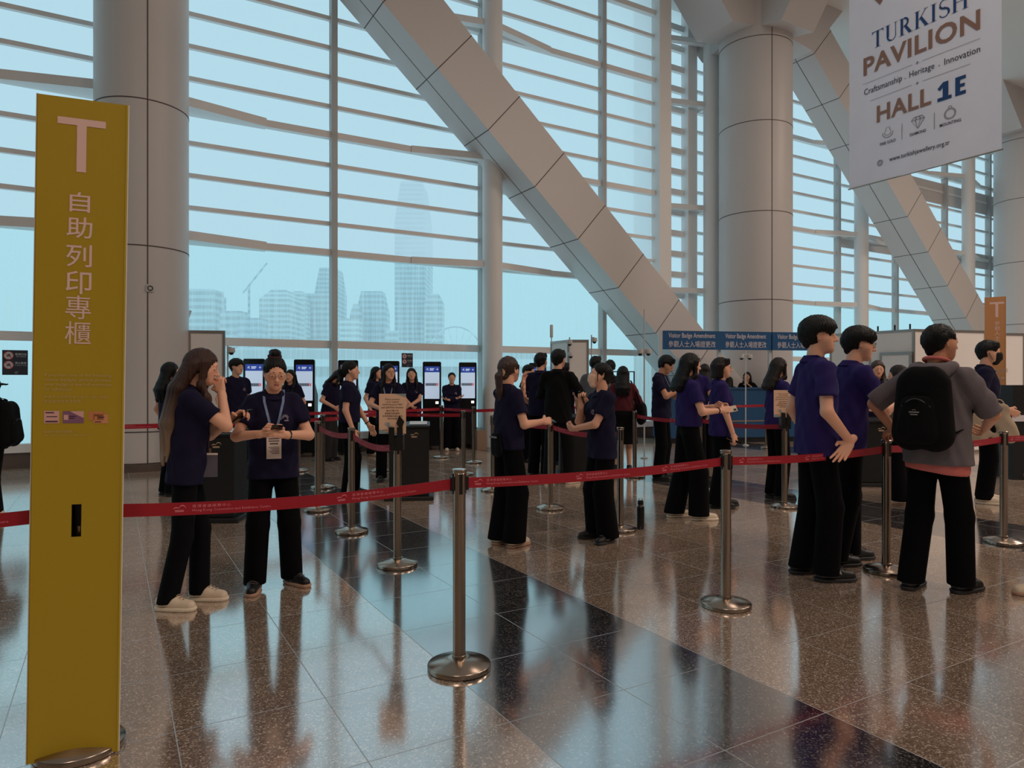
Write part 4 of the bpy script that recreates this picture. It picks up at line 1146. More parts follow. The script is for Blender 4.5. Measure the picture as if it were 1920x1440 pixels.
def write_near(pn, a, d):
    big_T(pn, a, d, 0.066, 0.222, 2.183, 2.381)
    for ch, z0, z1 in (('自', 2.034, 2.108), ('助', 1.937, 2.016), ('列', 1.830, 1.914), ('印', 1.730, 1.816), ('專', 1.637, 1.725), ('櫃', 1.543, 1.628)):
        hw_ = 0.033 if ch == '自' else 0.0415
        lettering('character', fit(text2d(ch, 1, 0.0 if ch in '專櫃' else 0.008), 0.1415 - hw_, 0.1415 + hw_, z0, z1), M_PINKT, pn, a, d, (0, 0, 1), 0.0012)
    zz = 1.4345
    for ln in ('If you have one of the following', 'visitor badges, please present', 'your badge at the hall entrances'):
        x1 = 0.2537; lettering('small_print', fit(text2d(ln, 1, 0.004, res=2), 0.038, x1, zz - 0.0145, zz), M_SMALLT, pn, a, d, (0, 0, 1), 0.0012); zz -= 0.0172
    lettering('small_print', fit(text2d('for admission.', 1, 0.004, res=2), 0.038, 0.128, zz - 0.012, zz), M_SMALLT, pn, a, d, (0, 0, 1), 0.0012)
    lettering('small_print', fit(text2d('參觀人士如持有以下其中一款入場證，', 1, 0, 1.3, res=1), 0.038, 0.246, 1.3425, 1.353), M_SMALLT, pn, a, d, (0, 0, 1), 0.0012)
    lettering('small_print', fit(text2d('請直接持證進場參觀。', 1, 0, 1.3, res=1), 0.038, 0.160, 1.326, 1.3375), M_SMALLT, pn, a, d, (0, 0, 1), 0.0012)
    PK = mat('card_pink', (224, 172, 164), 0.6); PU = mat('card_purple', (136, 92, 122), 0.6); OR = mat('card_orange', (204, 128, 76), 0.6); DK = mat('card_dark', (70, 40, 60), 0.6); OR2 = mat('card_orange_light', (216, 146, 104), 0.6)
    def card(x0, x1, z0, z1, m, bits):
        c = lettering('badge_picture', rect2d(x0, x1, z0, z1), m, pn, a, d, (0, 0, 1), 0.0010)
        for q, mm in bits: lettering('card_print', q, mm, c, a, d, (0, 0, 1), 0.0016)
    card(0.0386, 0.0862, 1.251, 1.2966, PK, [(join2d([rect2d(0.043, 0.07, 1.288, 1.292), rect2d(0.046, 0.08, 1.274, 1.277), rect2d(0.043, 0.082, 1.255, 1.260)]), DK)])
    card(0.0974, 0.1646, 1.2512, 1.2955, PU, [(rect2d(0.101, 0.115, 1.263, 1.282), PK), (poly2d([(0.12, 1.2955), (0.1646, 1.2955), (0.1646, 1.27), (0.135, 1.286)]), PK), (join2d([rect2d(0.118, 0.14, 1.275, 1.278), rect2d(0.118, 0.135, 1.268, 1.271)]), DK)])
    card(0.1796, 0.229, 1.262, 1.2946, OR, [(rect2d(0.182, 0.224, 1.290, 1.2925), OR2)])
    card(0.1960, 0.2448, 1.2496, 1.284, OR2, [(rect2d(0.199, 0.209, 1.262, 1.276), OR), (join2d([rect2d(0.212, 0.232, 1.271, 1.274), rect2d(0.200, 0.222, 1.254, 1.257)]), DK)])
    lettering('small_print', fit(text2d('*會場內不提供印刷服務。', 1, 0, res=1), 0.038, 0.131, 1.2150, 1.2245), M_SMALLT, pn, a, d, (0, 0, 1), 0.0012)
    lettering('small_print', fit(text2d('*No reprint service is available at venue.', 1, 0, res=1), 0.038, 0.186, 1.203, 1.2115), M_SMALLT, pn, a, d, (0, 0, 1), 0.0012)
t_sign('totem_sign', (-1.7640, 2.5170, 0), math.atan2(0.342, 0.94), 0.0137, 0.2955, 2.4545, [M_YEL] * 3, 'tall mustard yellow T sign standing at the left, nearest the camera', (0.1293, 0.1618, 0.829, 0.950), {0: write_near})

# ------------------------------------------------------------------ brown T / A sign by the right edge
M_BRN = mat('tan_board', (206, 144, 92), 0.6); M_BRN2 = mat('rust_board', (190, 106, 62), 0.6); M_BSML = mat('brown_small_print', (208, 170, 140), 0.6)
def write_far_T(pn, a, d):
    big_T(pn, a, d, 0.068, 0.262, 2.46, 2.705)
    for i, ch in enumerate('參觀人士入場證更改'):
        z = 2.395 - i * 0.0795; lettering('character', fit(text2d(ch, 1, 0.0, res=2), 0.135, 0.208, z - 0.072, z), M_PINKT, pn, a, d, (0, 0, 1), 0.002)
    for i in range(4): lettering('small_print', rect2d(0.05, 0.31 - 0.05 * (i == 3), 1.61 - 0.022 * i, 1.62 - 0.022 * i), M_BSML, pn, a, d, (0, 0, 1), 0.002)
    for x in (0.09, 0.15, 0.22): lettering('badge_picture', rect2d(x, x + 0.05, 1.45, 1.49), M_BSML, pn, a, d, (0, 0, 1), 0.002)
def write_far_A(pn, a, d):
    lettering('letter_A', fit(text2d('A', 1, 0.0), 0.07, 0.26, 2.46, 2.705), M_PINKT, pn, a, d, (0, 0, 1), 0.002)
    t = text2d('Visitor Badge Amendment', 1, 0.0, res=2); v, f = t; v = np.stack([v[:, 1], -v[:, 0]], 1)
    lettering('vertical_words', fit((v, f), 0.13, 0.19, 1.66, 2.39), M_PINKT, pn, a, d, (0, 0, 1), 0.002)
    for x in (0.09, 0.17): lettering('badge_picture', rect2d(x, x + 0.05, 1.45, 1.49), M_BSML, pn, a, d, (0, 0, 1), 0.002)
p0 = at(1846, 11.35); p1 = at(1886, 11.2); dd = (p1 - p0); wS = dd.length
t_sign('totem_sign', (p0.x, p0.y, 0), math.atan2(dd.y, dd.x), 0.0, wS, 2.79, [M_BRN, M_BRN2, M_BRN], 'brown sign post lettered T and A near the right edge', (wS * 0.46, wS * 0.54, 0.8, 0.95), {0: write_far_T, 1: write_far_A})

# ------------------------------------------------------------------ hanging banner
M_BAN = mat('banner_cloth', (238, 236, 248), 0.75, var=0.06, vscale=1.6)
M_BRONZE = mat('banner_bronze_ink', (150, 112, 96), 0.6); M_NAVYI = mat('banner_navy_ink', (24, 66, 120), 0.6); M_INKD = mat('banner_dark_ink', (40, 44, 66), 0.6); M_LINE = mat('banner_line', (128, 120, 124), 0.6)
bo = Vector((6.16, 12.67, 4.928)); bx = Vector((0.5, -0.866, 0))
ban = empty('hanging_banner', bo, math.atan2(bx.y, bx.x), 'large pale hanging banner for the Turkish Pavilion, top right', 'banner')
v = []; f = []; nx, nz = 20, 20; Hb = 4.6
for j in range(nz + 1):
    for i in range(nx + 1):
        x, z = 2.504 * i / nx, Hb * j / nz
        v.append((x, 0.012 * math.sin(x * 3.1 + 0.6) * (0.4 + 0.6 * (1 - j / nz)), z))
nv = len(v); v += [(a_, b_ + 0.003, c_) for a_, b_, c_ in v]
for j in range(nz):
    for i in range(nx):
        q = (j * (nx + 1) + i, j * (nx + 1) + i + 1, (j + 1) * (nx + 1) + i + 1, (j + 1) * (nx + 1) + i); f.append(q); f.append(tuple(k + nv for k in q[::-1]))
mesh_obj('cloth', v, f, M_BAN, ban, True)
MB().tube([(-0.02, 0.006, 0.0), (2.524, 0.006, 0.0)], 0.012, 10).build('bottom_bar', M_STEEL, ban, True)
MB().tube([(-0.02, 0.006, Hb), (2.524, 0.006, Hb)], 0.02, 10).build('top_bar', M_STEEL, ban, True)
for x in (0.3, 2.2): MB().tube([(x, 0.006, Hb), (x, 0.006, 12 - 4.928)], 0.005, 6).build('hanging_wire', M_STEEL, ban)
def bl(name, t, m, off=0.0):
    lettering(name, t, m, ban, (0, 0, 0), (1, 0, 0), (0, 0, 1), 0, lambda p, q: (p, 0.012 * math.sin(p * 3.1 + 0.6) * (0.4 + 0.6 * (1 - (q) / Hb)) - 0.008, q))
def bz(z): return z - 4.928
def serif(ch):
    S_ = lambda x: rect2d(x, x + 0.13, 0, 1)
    sf = lambda x0, x1, z: rect2d(x0, x1, z, z + 0.025)
    arc = lambda cx, cy, rx, ry, a0, a1, w_: stroke2d([(cx + rx * math.cos(math.radians(a0 + (a1 - a0) * i / 16)), cy + ry * math.sin(math.radians(a0 + (a1 - a0) * i / 16))) for i in range(17)], w_)
    if ch == 'T': return [S_(0.27), sf(0.18, 0.49, 0), rect2d(0, 0.67, 0.96, 1), poly2d([(0, 0.8), (0.03, 0.96), (0.10, 0.96)]), poly2d([(0.67, 0.8), (0.57, 0.96), (0.64, 0.96)])], 0.72
    if ch == 'U': return [rect2d(0.08, 0.21, 0.28, 1), sf(0, 0.29, 0.975), rect2d(0.56, 0.595, 0.28, 1), sf(0.48, 0.68, 0.975), arc(0.355, 0.28, 0.215, 0.255, 180, 270, 0.09), arc(0.345, 0.28, 0.235, 0.27, 270, 360, 0.04)], 0.73
    if ch == 'R': return [S_(0.08), sf(0, 0.29, 0), sf(0, 0.2, 0.975), arc(0.26, 0.73, 0.20, 0.235, 90, -90, 0.10), rect2d(0.2, 0.28, 0.955, 0.99), rect2d(0.2, 0.28, 0.47, 0.50), poly2d([(0.26, 0.5), (0.40, 0.5), (0.66, 0.05), (0.52, 0.0)]), sf(0.5, 0.74, 0)], 0.76
    if ch == 'K': return [S_(0.08), sf(0, 0.29, 0), sf(0, 0.29, 0.975), poly2d([(0.21, 0.45), (0.56, 0.98), (0.60, 0.98), (0.25, 0.45)]), poly2d([(0.28, 0.52), (0.38, 0.62), (0.70, 0.02), (0.55, 0.0)]), sf(0.5, 0.78, 0), sf(0.48, 0.70, 0.975)], 0.78
    if ch == 'I': return [S_(0.08), sf(0, 0.29, 0), sf(0, 0.29, 0.975)], 0.34
    if ch == 'S': return [arc(0.28, 0.755, 0.205, 0.225, 40, 200, 0.05), arc(0.30, 0.745, 0.235, 0.24, 195, 262, 0.10), stroke2d([(0.24, 0.53), (0.34, 0.47)], 0.13), arc(0.27, 0.25, 0.225, 0.235, 70, -30, 0.10), arc(0.27, 0.255, 0.215, 0.24, -20, -165, 0.05)], 0.58
    if ch == 'H': return [S_(0.08), sf(0, 0.29, 0), sf(0, 0.29, 0.975), S_(0.56), sf(0.48, 0.77, 0), sf(0.48, 0.77, 0.975), rect2d(0.2, 0.57, 0.5, 0.53)], 0.80
x = 0; L_ = []
for ch in 'TURKISH':
    P_, wd_ = serif(ch)
    for vv, ff in P_: vv = vv.copy(); vv[:, 0] += x; L_.append((vv, ff))
    x += wd_ + 0.04
bl('turkish_lettering', fit(join2d(L_), 0.437, 2.04, bz(7.30), bz(7.60)), M_NAVYI)
bl('pavilion_lettering', fit(text2d('PAVILION', 1, 0.024, 1.06), 0.279, 2.207, bz(6.88), bz(7.205)), M_BRONZE)
bl('hall_lettering', fit(text2d('HALL', 1, 0.024, 1.06), 0.529, 1.473, bz(5.97), bz(6.265)), M_BRONZE)
bl('hall_number', fit(join2d([rect2d(1.655, 1.74, bz(5.945), bz(6.285)), rect2d(1.574, 1.79, bz(5.945), bz(6.01)), poly2d([(1.574, bz(6.19)), (1.66, bz(6.285)), (1.70, bz(6.285)), (1.70, bz(6.24)), (1.61, bz(6.14))]), rect2d(1.845, 1.915, bz(5.945), bz(6.285)), rect2d(1.915, 2.0, bz(5.945), bz(6.01)), rect2d(1.915, 1.985, bz(6.085), bz(6.145)), rect2d(1.915, 2.0, bz(6.22), bz(6.285))]), 1.574, 2.0, bz(5.965), bz(6.26)), M_NAVYI)
def star(cx, cz, r): return poly2d([(cx + (r if i % 2 == 0 else r * 0.3) * math.cos(math.pi / 4 * i), cz + (r if i % 2 == 0 else r * 0.3) * math.sin(math.pi / 4 * i)) for i in range(8)])
bl('rule_line', join2d([rect2d(0.27, 1.16, bz(6.737), bz(6.743)), rect2d(1.33, 2.207, bz(6.737), bz(6.743)), rect2d(0.41, 1.16, bz(6.397), bz(6.403)), rect2d(1.33, 2.068, bz(6.397), bz(6.403)), star(1.247, bz(6.74), 0.035), star(1.247, bz(6.40), 0.035), star(1.04, bz(6.555), 0.02), star(1.60, bz(6.555), 0.02)]), M_LINE)
for t_ in (fit(text2d('Craftsmanship', 1, 0.0, res=2), 0.29, 0.985, bz(6.505), bz(6.645)), fit(text2d('Heritage', 1, 0.0, res=2), 1.113, 1.524, bz(6.505), bz(6.64)), fit(text2d('Innovation', 1, 0.0, res=2), 1.68, 2.207, bz(6.53), bz(6.635))): bl('slogan_word', t_, M_INKD)
bl('icon_caption', join2d([fit(text2d('FINE GOLD', 1, 0.012, res=2), 0.588, 0.874, bz(5.545), bz(5.595)), fit(text2d('DIAMOND', 1, 0.012, res=2), 1.122, 1.395, bz(5.545), bz(5.595)), fit(text2d('MOUNTING', 1, 0.012, res=2), 1.608, 1.93, bz(5.545), bz(5.595))]), M_INKD)
bl('web_address', fit(text2d('www.turkishjewellery.org.tr', 1, 0.006, res=2), 0.761, 1.76, bz(5.20), bz(5.30)), M_INKD)
dz_ = bz(5.74)
dia = [stroke2d(p, 0.012) for p in ([(-0.11, 0.05), (-0.065, 0.10), (0.065, 0.10), (0.11, 0.05), (0, -0.10), (-0.11, 0.05), (0.11, 0.05)], [(-0.045, 0.05), (0, -0.10), (0.045, 0.05)], [(-0.045, 0.05), (-0.02, 0.10)], [(0.045, 0.05), (0.02, 0.10)])]
bl('diamond_icon', join2d([(a_ + np.array([1.258, dz_]), b_) for a_, b_ in dia]), M_LINE)
bl('ring_icon', join2d([ring2d(1.765, dz_ - 0.02, 0.085, 0.085, 0.010), ring2d(1.765, dz_ - 0.02, 0.068, 0.068, 0.006), stroke2d([(1.735, dz_ + 0.075), (1.75, dz_ + 0.10), (1.78, dz_ + 0.10), (1.795, dz_ + 0.075)], 0.010)]), M_LINE)
bl('necklace_icon', join2d([stroke2d([(0.732 + 0.095 * math.cos(math.radians(a_)), dz_ + 0.0 + 0.085 * math.sin(math.radians(a_))) for a_ in range(170, 371, 12)], 0.010), stroke2d([(0.732 + 0.06 * math.cos(math.radians(a_)), dz_ + 0.01 + 0.055 * math.sin(math.radians(a_))) for a_ in range(170, 371, 12)], 0.008), stroke2d([(0.685, dz_ + 0.02), (0.705, dz_ + 0.09), (0.76, dz_ + 0.09), (0.78, dz_ + 0.02)], 0.008)]), M_LINE)
bl('divider', join2d([rect2d(0.981, 0.989, bz(5.54), bz(5.81)), rect2d(1.520, 1.528, bz(5.54), bz(5.81))]), M_LINE)
bl('globe_icon', join2d([ring2d(0.588, bz(5.25), 0.05, 0.05, 0.008), ring2d(0.588, bz(5.25), 0.022, 0.05, 0.006), rect2d(0.538, 0.638, bz(5.247), bz(5.253)), rect2d(0.55, 0.626, bz(5.275), bz(5.280)), rect2d(0.55, 0.626, bz(5.22), bz(5.225))]), M_LINE)
bl('top_emblem', join2d([poly2d([(0.59, bz(8.02)), (0.72, bz(8.20)), (0.65, bz(8.20)), (0.59, bz(8.11)), (0.53, bz(8.20)), (0.46, bz(8.20))]), star(0.78, bz(8.12), 0.03)]), M_BRONZE)

# ------------------------------------------------------------------ self-print kiosks by the glass
M_KIOSK = mat('kiosk_black', (13, 14, 18), 0.3); M_KSIDE = mat('kiosk_grey_side', (96, 112, 116), 0.45)
M_SCR = mat('kiosk_screen_light', (196, 216, 240), 0.4, emit=0.55); M_SCRB = mat('kiosk_screen_header', (52, 76, 168), 0.4, emit=0.5); M_SCRD = mat('kiosk_screen_code', (60, 66, 80), 0.5); M_SCRR = mat('kiosk_screen_red', (214, 100, 96), 0.5, emit=0.4)
M_LED = mat('kiosk_reader_light', (255, 244, 232), 0.5, emit=1.6); M_SCRW = mat('kiosk_logo_white', (206, 224, 250), 0.5, emit=0.6)
def kiosk(X, Y, rz, label):
    r = empty('print_kiosk', (X, Y, 0), rz, label, 'kiosk', 'self-print kiosks by the glass wall')
    w_ = 0.19
    b = MB(); n = 6
    prof = [(-w_, 0.10), (w_, 0.10)] + [(w_ - 0.03 + 0.03 * math.cos(math.pi / 2 * i / n), 1.83 - 0.03 + 0.03 * math.sin(math.pi / 2 * i / n)) for i in range(n + 1)] + [(-w_ + 0.03 - 0.03 * math.sin(math.pi / 2 * i / n), 1.83 - 0.03 + 0.03 * math.cos(math.pi / 2 * i / n)) for i in range(n + 1)]
    k = len(prof); b.add([(x, -0.03, z) for x, z in prof] + [(x, 0.03, z) for x, z in prof], [tuple(range(k)), tuple(range(k, 2 * k))[::-1]] + [(i, (i + 1) % k, k + (i + 1) % k, k + i) for i in range(k)])
    b.build('front_panel', M_KIOSK, r)
    MB().hexa([(-w_ + 0.01, 0.03, 0.12), (w_ - 0.01, 0.03, 0.12), (w_ - 0.01, 0.33, 0.12), (-w_ + 0.01, 0.33, 0.12), (-w_ + 0.01, 0.03, 1.42), (w_ - 0.01, 0.03, 1.42), (w_ - 0.01, 0.33, 1.16), (-w_ + 0.01, 0.33, 1.16)]).build('cabinet', M_KSIDE, r)
    s = MB().box(-w_ + 0.04, w_ - 0.035, -0.034, -0.029, 1.06, 1.73).build('screen', M_SCR, r)
    y = -0.0355
    def L(nm, t, m): lettering(nm, t, m, s, (0, y, 0), (1, 0, 0), (0, 0, 1), 0)
    L('header', rect2d(-w_ + 0.04, w_ - 0.035, 1.61, 1.73), M_SCRB)
    y = -0.0362
    L('header_logo', join2d([stroke2d([(-0.11, 1.655), (-0.095, 1.69), (-0.075, 1.69), (-0.09, 1.665), (-0.07, 1.65)], 0.010), rect2d(-0.045, 0.045, 1.672, 1.69), rect2d(-0.045, 0.03, 1.648, 1.662), star(0.11, 1.672, 0.028)]), M_SCRW)
    L('code_strip', join2d([rect2d(-0.13 + 0.0245 * i, -0.111 + 0.0245 * i, 1.33, 1.385) for i in range(9)]), M_SCRD)
    L('code_end', join2d([rect2d(0.09, 0.108, 1.33, 1.385), rect2d(0.112, 0.13, 1.33, 1.385)]), M_SCRR)
    MB().box(0.075, 0.135, -0.036, -0.03, 0.955, 1.005).build('card_reader', M_LED, r, bevel=0.006)
    MB().box(-0.12, 0.06, -0.034, -0.03, 0.70, 0.72).build('print_slot', M_BLACKP, r)
    MB().box(-w_ - 0.01, w_ + 0.01, -0.05, 0.36, 0.085, 0.125).build('foot_plate', M_KIOSK, r)
    for sx in (-1, 1):
        for sy in (0.0, 0.31):
            o = MB().lathe([(0.0, -0.032), (0.042, -0.032), (0.042, 0.0), (0.0, 0.0)], 14, cap=False).bar((0, 0, -0.01), (0, 0, 0.05), 0.03, 0.03).build('caster', M_BLACKP, r)
            o.data.transform(Matrix.Rotation(math.pi / 2, 4, 'Y')); o.location = (sx * (w_ - 0.03) + 0.016, sy, 0.0425)
    return r
for x, Y, lb in ((477, 12.6, 'print kiosk half hidden behind the bun haired phone woman'), (571, 13.0, 'lit print kiosk just right of the bun haired phone woman'), (653, 13.4, 'print kiosk behind the woman in striped trousers'),
                 (731, 13.9, 'print kiosk behind the glasses woman'), (810, 14.4, 'lit print kiosk beside the smiling woman'), (877, 14.9, 'lit print kiosk beside the slim column'), (1008, 15.3, 'print kiosk behind the suited man')):
    p = at(x, Y); kiosk(p.x, p.y, math.radians(4), lb)

# ------------------------------------------------------------------ lecterns, notice boards
M_LECT = mat('lectern_black', (12, 12, 14), 0.5); M_LOGO = mat('lectern_logo', (214, 176, 140), 0.5)
def lectern(X, Y, rz, label, papers=True):
    r = empty('lectern', (X, Y, 0), rz, label, 'lectern', 'black lecterns')
    MB().box(-0.235, 0.235, -0.2, 0.2, 0.05, 0.86).build('body', M_LECT, r, bevel=0.006)
    MB().box(-0.29, 0.29, -0.25, 0.25, 0.0, 0.05).build('base', M_LECT, r, bevel=0.012)
    MB().hexa([(-0.245, -0.22, 0.86), (0.245, -0.22, 0.86), (0.245, 0.21, 0.86), (-0.245, 0.21, 0.86), (-0.245, -0.22, 0.885), (0.245, -0.22, 0.885), (0.245, 0.21, 0.915), (-0.245, 0.21, 0.915)]).build('top', M_LECT, r)
    lettering('emblem', (lambda g: (g[0] + np.array([0.06, 0.77]), g[1]))(gull(0.055)), M_LOGO, r, (0, -0.201, 0), (1, 0, 0), (0, 0, 1), 0.002)
    if papers:
        p = empty('paper_sheet', (X, Y, 0), rz, 'white paper sheet lying on ' + papers, 'paper')
        MB().hexa([(0.0, -0.15, 0.897), (0.21, -0.15, 0.897), (0.21, 0.15, 0.918), (0.0, 0.15, 0.918), (0.0, -0.15, 0.900), (0.21, -0.15, 0.900), (0.21, 0.15, 0.921), (0.0, 0.15, 0.921)]).build('sheet', mat('white_sheet', (214, 214, 216), 0.6), p)
    return r
lectern(at(768, 8.42).x, 8.42, 0.12, 'black lectern with emblem right of the notice board and glasses woman', 'the lectern beside the notice board')
lectern(at(408, 7.12).x, 7.12, 0.05, 'black lectern with emblem behind the long haired woman at the left', 'the lectern behind the long haired woman')
lectern(at(1078, 10.5).x, 10.5, 0.0, 'black lectern half hidden behind the suited man', None)
lectern(at(1632, 9.5).x, 9.5, -0.1, 'black lectern behind the glasses youth and his companions', None)
M_NOTE = mat('notice_board_peach', (244, 200, 168), 0.6); M_NBLUE = mat('notice_board_blue', (148, 166, 172), 0.6); M_NINK = mat('notice_ink', (84, 62, 58), 0.7)
def notice(key, tilt, label, cardlabel=None):
    s = ST[key]; X, Y = s.location.x, s.location.y
    r = empty('notice_holder', (X, Y, 0), tilt, label, 'notice board')
    MB().box(-0.05, 0.05, -0.045, 0.045, 0.885, 1.0).box(-0.05, 0.05, -0.075, -0.045, 0.885, 0.985).build('holder', M_BLACKP, r)
    for x0 in (-0.056, 0.006): MB().box(x0, x0 + 0.042, -0.085, -0.066, 0.93, 1.062).build('holder_clip', M_BLACKP, r)
    q_ = lambda x, z: (x * 0.6 - 0.03, -0.058, 1.012 + (z - 0.985) * 0.635)
    o = MB().hexa([(x, y, z) for z in (1.012, 1.314) for x, y in ((-0.131, -0.056), (0.071, -0.056), (0.071, -0.050), (-0.131, -0.050))]).build('board', M_NOTE, r)
    w_ = 0.168
    def NL(nm, t, m, off=0.001): lettering(nm, t, m, o, (0, 0, 0), (1, 0, 0), (0, 0, 1), off, q_)
    for pl_ in ([(0.03, 1.46), (w_, 1.42), (w_, 1.46)], [(-w_, 0.985), (0.0, 0.985), (-w_, 1.04)]): NL('board_tint', poly2d(pl_), M_NBLUE, 0.0)
    rows = [('Please present', 0.09, 0.022), ('your original', 0.078, 0.022), ('HKID/Passport/*EEP', 0.125, 0.022), ('and Self-Print Voucher', 0.138, 0.022), ('請出示閣下的', 0.078, 0.02), ('香港身份證/護照/', 0.095, 0.02), ('往來港澳通行證正本及', 0.125, 0.02), ('自助列印憑證', 0.062, 0.02)]
    z = 1.405
    for i, (t, hw_, hh) in enumerate(rows):
        NL('notice_text', fit(text2d(t, 1, 0.006, res=2), -hw_, hw_, z - hh, z), M_NINK); z -= 0.0315 if i != 3 else 0.041
    NL('notice_picture', join2d([rect2d(-0.095, -0.085, 1.09, 1.115), rect2d(-0.075, -0.035, 1.08, 1.12), rect2d(-0.06, 0.0, 1.06, 1.075)]), M_NBLUE)
    NL('notice_foot', join2d([rect2d(-0.125, -0.06, 1.028, 1.033), rect2d(0.1, 0.13, 1.032, 1.037)]), M_NINK)
    c = empty('sample_card', (X, Y, 0), tilt, cardlabel, 'card')
    MB().hexa([(0.02 + x, -0.072 + y, 1.065 + z) for y in (0, 0.006) for x, z in ((-0.020, 0.025), (0.018, -0.02), (0.040, 0.04), (0.002, 0.085))]).build('card', M_BLACKP, c)
    return r
notice('S5', 0.05, 'peach notice board in a black holder reading Please present, left of the emblem lectern', 'small dark card tucked in the front notice holder, left of the emblem lectern')
notice('S19', -0.1, 'smaller looking notice board beside the woman with hair down before the white booth', 'small dark card tucked in the notice holder near the badge counter')

# ------------------------------------------------------------------ white booth panels at the back
M_PANEL = mat('white_booth_panel', (240, 234, 230), 0.55, var=0.03, vscale=3); M_ALU = mat('aluminium_frame', (166, 160, 156), 0.35, 0.7)
M_PWARM = mat('booth_panel_warm', (220, 196, 184), 0.6)
def booth(a, b, ht, label, cat='partition', panels=2, ret=None, skirt=0.0):
    a, b = Vector(a), Vector(b); d = (b - a); L = d.length
    r = empty('booth_partition', (a.x, a.y, 0), math.atan2(d.y, d.x), label, cat)
    st = L / panels
    for i in range(panels):
        MB().box(i * st + 0.02, (i + 1) * st - 0.02, -0.008, 0.008, 0.05, ht - 0.04).build('panel', M_PANEL, r)
    for i in range(panels + 1): MB().box(i * st - 0.02, i * st + 0.02, -0.02, 0.02, 0, ht).build('post', M_ALU, r)
    MB().box(0, L, -0.018, 0.018, ht - 0.05, ht).build('top_rail', M_ALU, r); MB().box(0, L, -0.018, 0.018, 0.0, 0.05).build('bottom_rail', M_ALU, r)
    return r
pA, pB = at(355, 11.7), at(420, 11.8); booth(pA, pB, 2.28, 'white booth panel beside the left clad column, behind the long haired woman', panels=1)
pC = at(345, 12.35); booth(pC, pA, 2.28, 'narrow side panel returning to the left clad column', panels=1)
pA, pB = at(1066, 14.3), at(1102, 14.3); booth(pA, pB, 2.28, 'white booth panel with camera pole behind the masked woman', panels=1)
pC = at(1034, 14.95); booth(pC, pA, 2.28, 'greenish side panel behind the suited man', panels=1)
pA, pB, pC, pD = at(1558, 14.9), at(1713, 13.5), at(1846, 13.95), at(1990, 14.3)
booth(pA, pB, 2.44, 'white booth wall behind the two tall youths', panels=2); booth(pB, pC, 2.44, 'warm toned booth wall behind the backpack man', panels=2); booth(pC, pD, 2.40, 'booth wall right of the brown sign post', panels=2)
dr = at(1652, 14.0); dq = at(1711, 13.48); dv = (dq - dr)
o = empty('cabinet_door', (dr.x, dr.y, 0), math.atan2(dv.y, dv.x), 'framed grey access panel on the white booth wall', 'panel')
MB().box(0, dv.length, -0.05, -0.022, 0.9, 1.98).build('leaf', M_PANEL, o); q = MB()
for b_ in ((0, dv.length, 1.94, 2.0), (0, 0.04, 0.9, 1.94), (dv.length - 0.04, dv.length, 0.9, 1.94)): q.box(b_[0], b_[1], -0.06, -0.02, b_[2], b_[3])
q.build('door_frame', M_ALU, o)
for i, (x, Y) in enumerate(((1600, 14.4), (1652, 13.95), (1684, 13.65), (1713, 13.4))):
    o = empty('panel_clip', (at(x, Y).x, Y + 0.12, 2.44), 0, ('dark clip on top of the white booth wall, %s' % ('leftmost', 'second from the left', 'third from the left', 'at its corner')[i]), 'clip', 'clips on the booth wall')
    MB().box(-0.012, 0.012, -0.012, 0.012, 0, 0.10).build('clip', M_BLACKP, o)

# ------------------------------------------------------------------ blue badge counter and header boards
M_BLUE = mat('counter_blue', (14, 70, 112), 0.5); M_BLUED = mat('header_blue', (14, 78, 128), 0.5); M_WTX = mat('header_white', (214, 206, 210), 0.6); M_POST = mat('white_post', (196, 198, 200), 0.4)
cd = Vector((math.cos(math.radians(10)), math.sin(math.radians(10)), 0)); c0 = at(1243, 15.8)
ct = empty('badge_counter', (c0.x, c0.y, 0), math.radians(10), 'long blue counter under the Visitor Badge Amendment boards', 'counter')
MB().box(0.0, 4.4, 0, 0.6, 0.12, 1.24).build('front', M_BLUE, ct); MB().box(-0.02, 4.42, -0.03, 0.66, 1.24, 1.28).build('top', M_BLUE, ct)
MB().box(0.05, 4.35, 0.06, 0.55, 0, 0.12).build('plinth', M_BLACKP, ct); MB().box(0, 4.4, -0.006, 0.0, 0.49, 0.515).build('stripe', mat('tan_stripe', (150, 120, 96), 0.6), ct)
def header(x0, x1, label):
    r = empty('header_board', (c0.x + cd.x * x0, c0.y + cd.y * x0, 0), math.radians(10), label, 'sign', 'blue header boards')
    L = x1 - x0
    o = MB().box(0, L, -0.03, 0.03, 2.155, 2.58).build('board', M_BLUED, r)
    lettering('english_words', fit(text2d('Visitor Badge Amendment', 1, 0.004), 0.12, L - 0.13, 2.388, 2.53), M_WTX, o, (0, -0.031, 0), (1, 0, 0), (0, 0, 1), 0.003)
    lettering('chinese_words', fit(text2d('參觀人士入場證更改', 1, 0.0), 0.12, L - 0.12, 2.205, 2.35), M_WTX, o, (0, -0.031, 0), (1, 0, 0), (0, 0, 1), 0.003)
header(0.0, 1.39, 'blue Visitor Badge Amendment board, leftmost, beside the white post'); header(1.39, 2.66, 'blue Visitor Badge Amendment board in the middle, before the big column'); header(2.70, 4.0, 'blue Visitor Badge Amendment board partly behind the tall youth')
for i, x in enumerate((-0.07, 1.39, 2.68, 4.05)):
    p = c0 + cd * x; o = empty('sign_post', (p.x, p.y + 0.09 if i else p.y, 0), math.radians(10), ('white post at the left end of the blue boards', 'white post behind the joint of the first two blue boards', 'white post behind the joint of the second and third blue boards', 'white post at the right end of the blue boards')[i], 'post', 'posts of the badge counter')
    MB().box(-0.035, 0.035, -0.035, 0.035, 1.28 if i else 0, 2.58).build('post', M_POST, o)

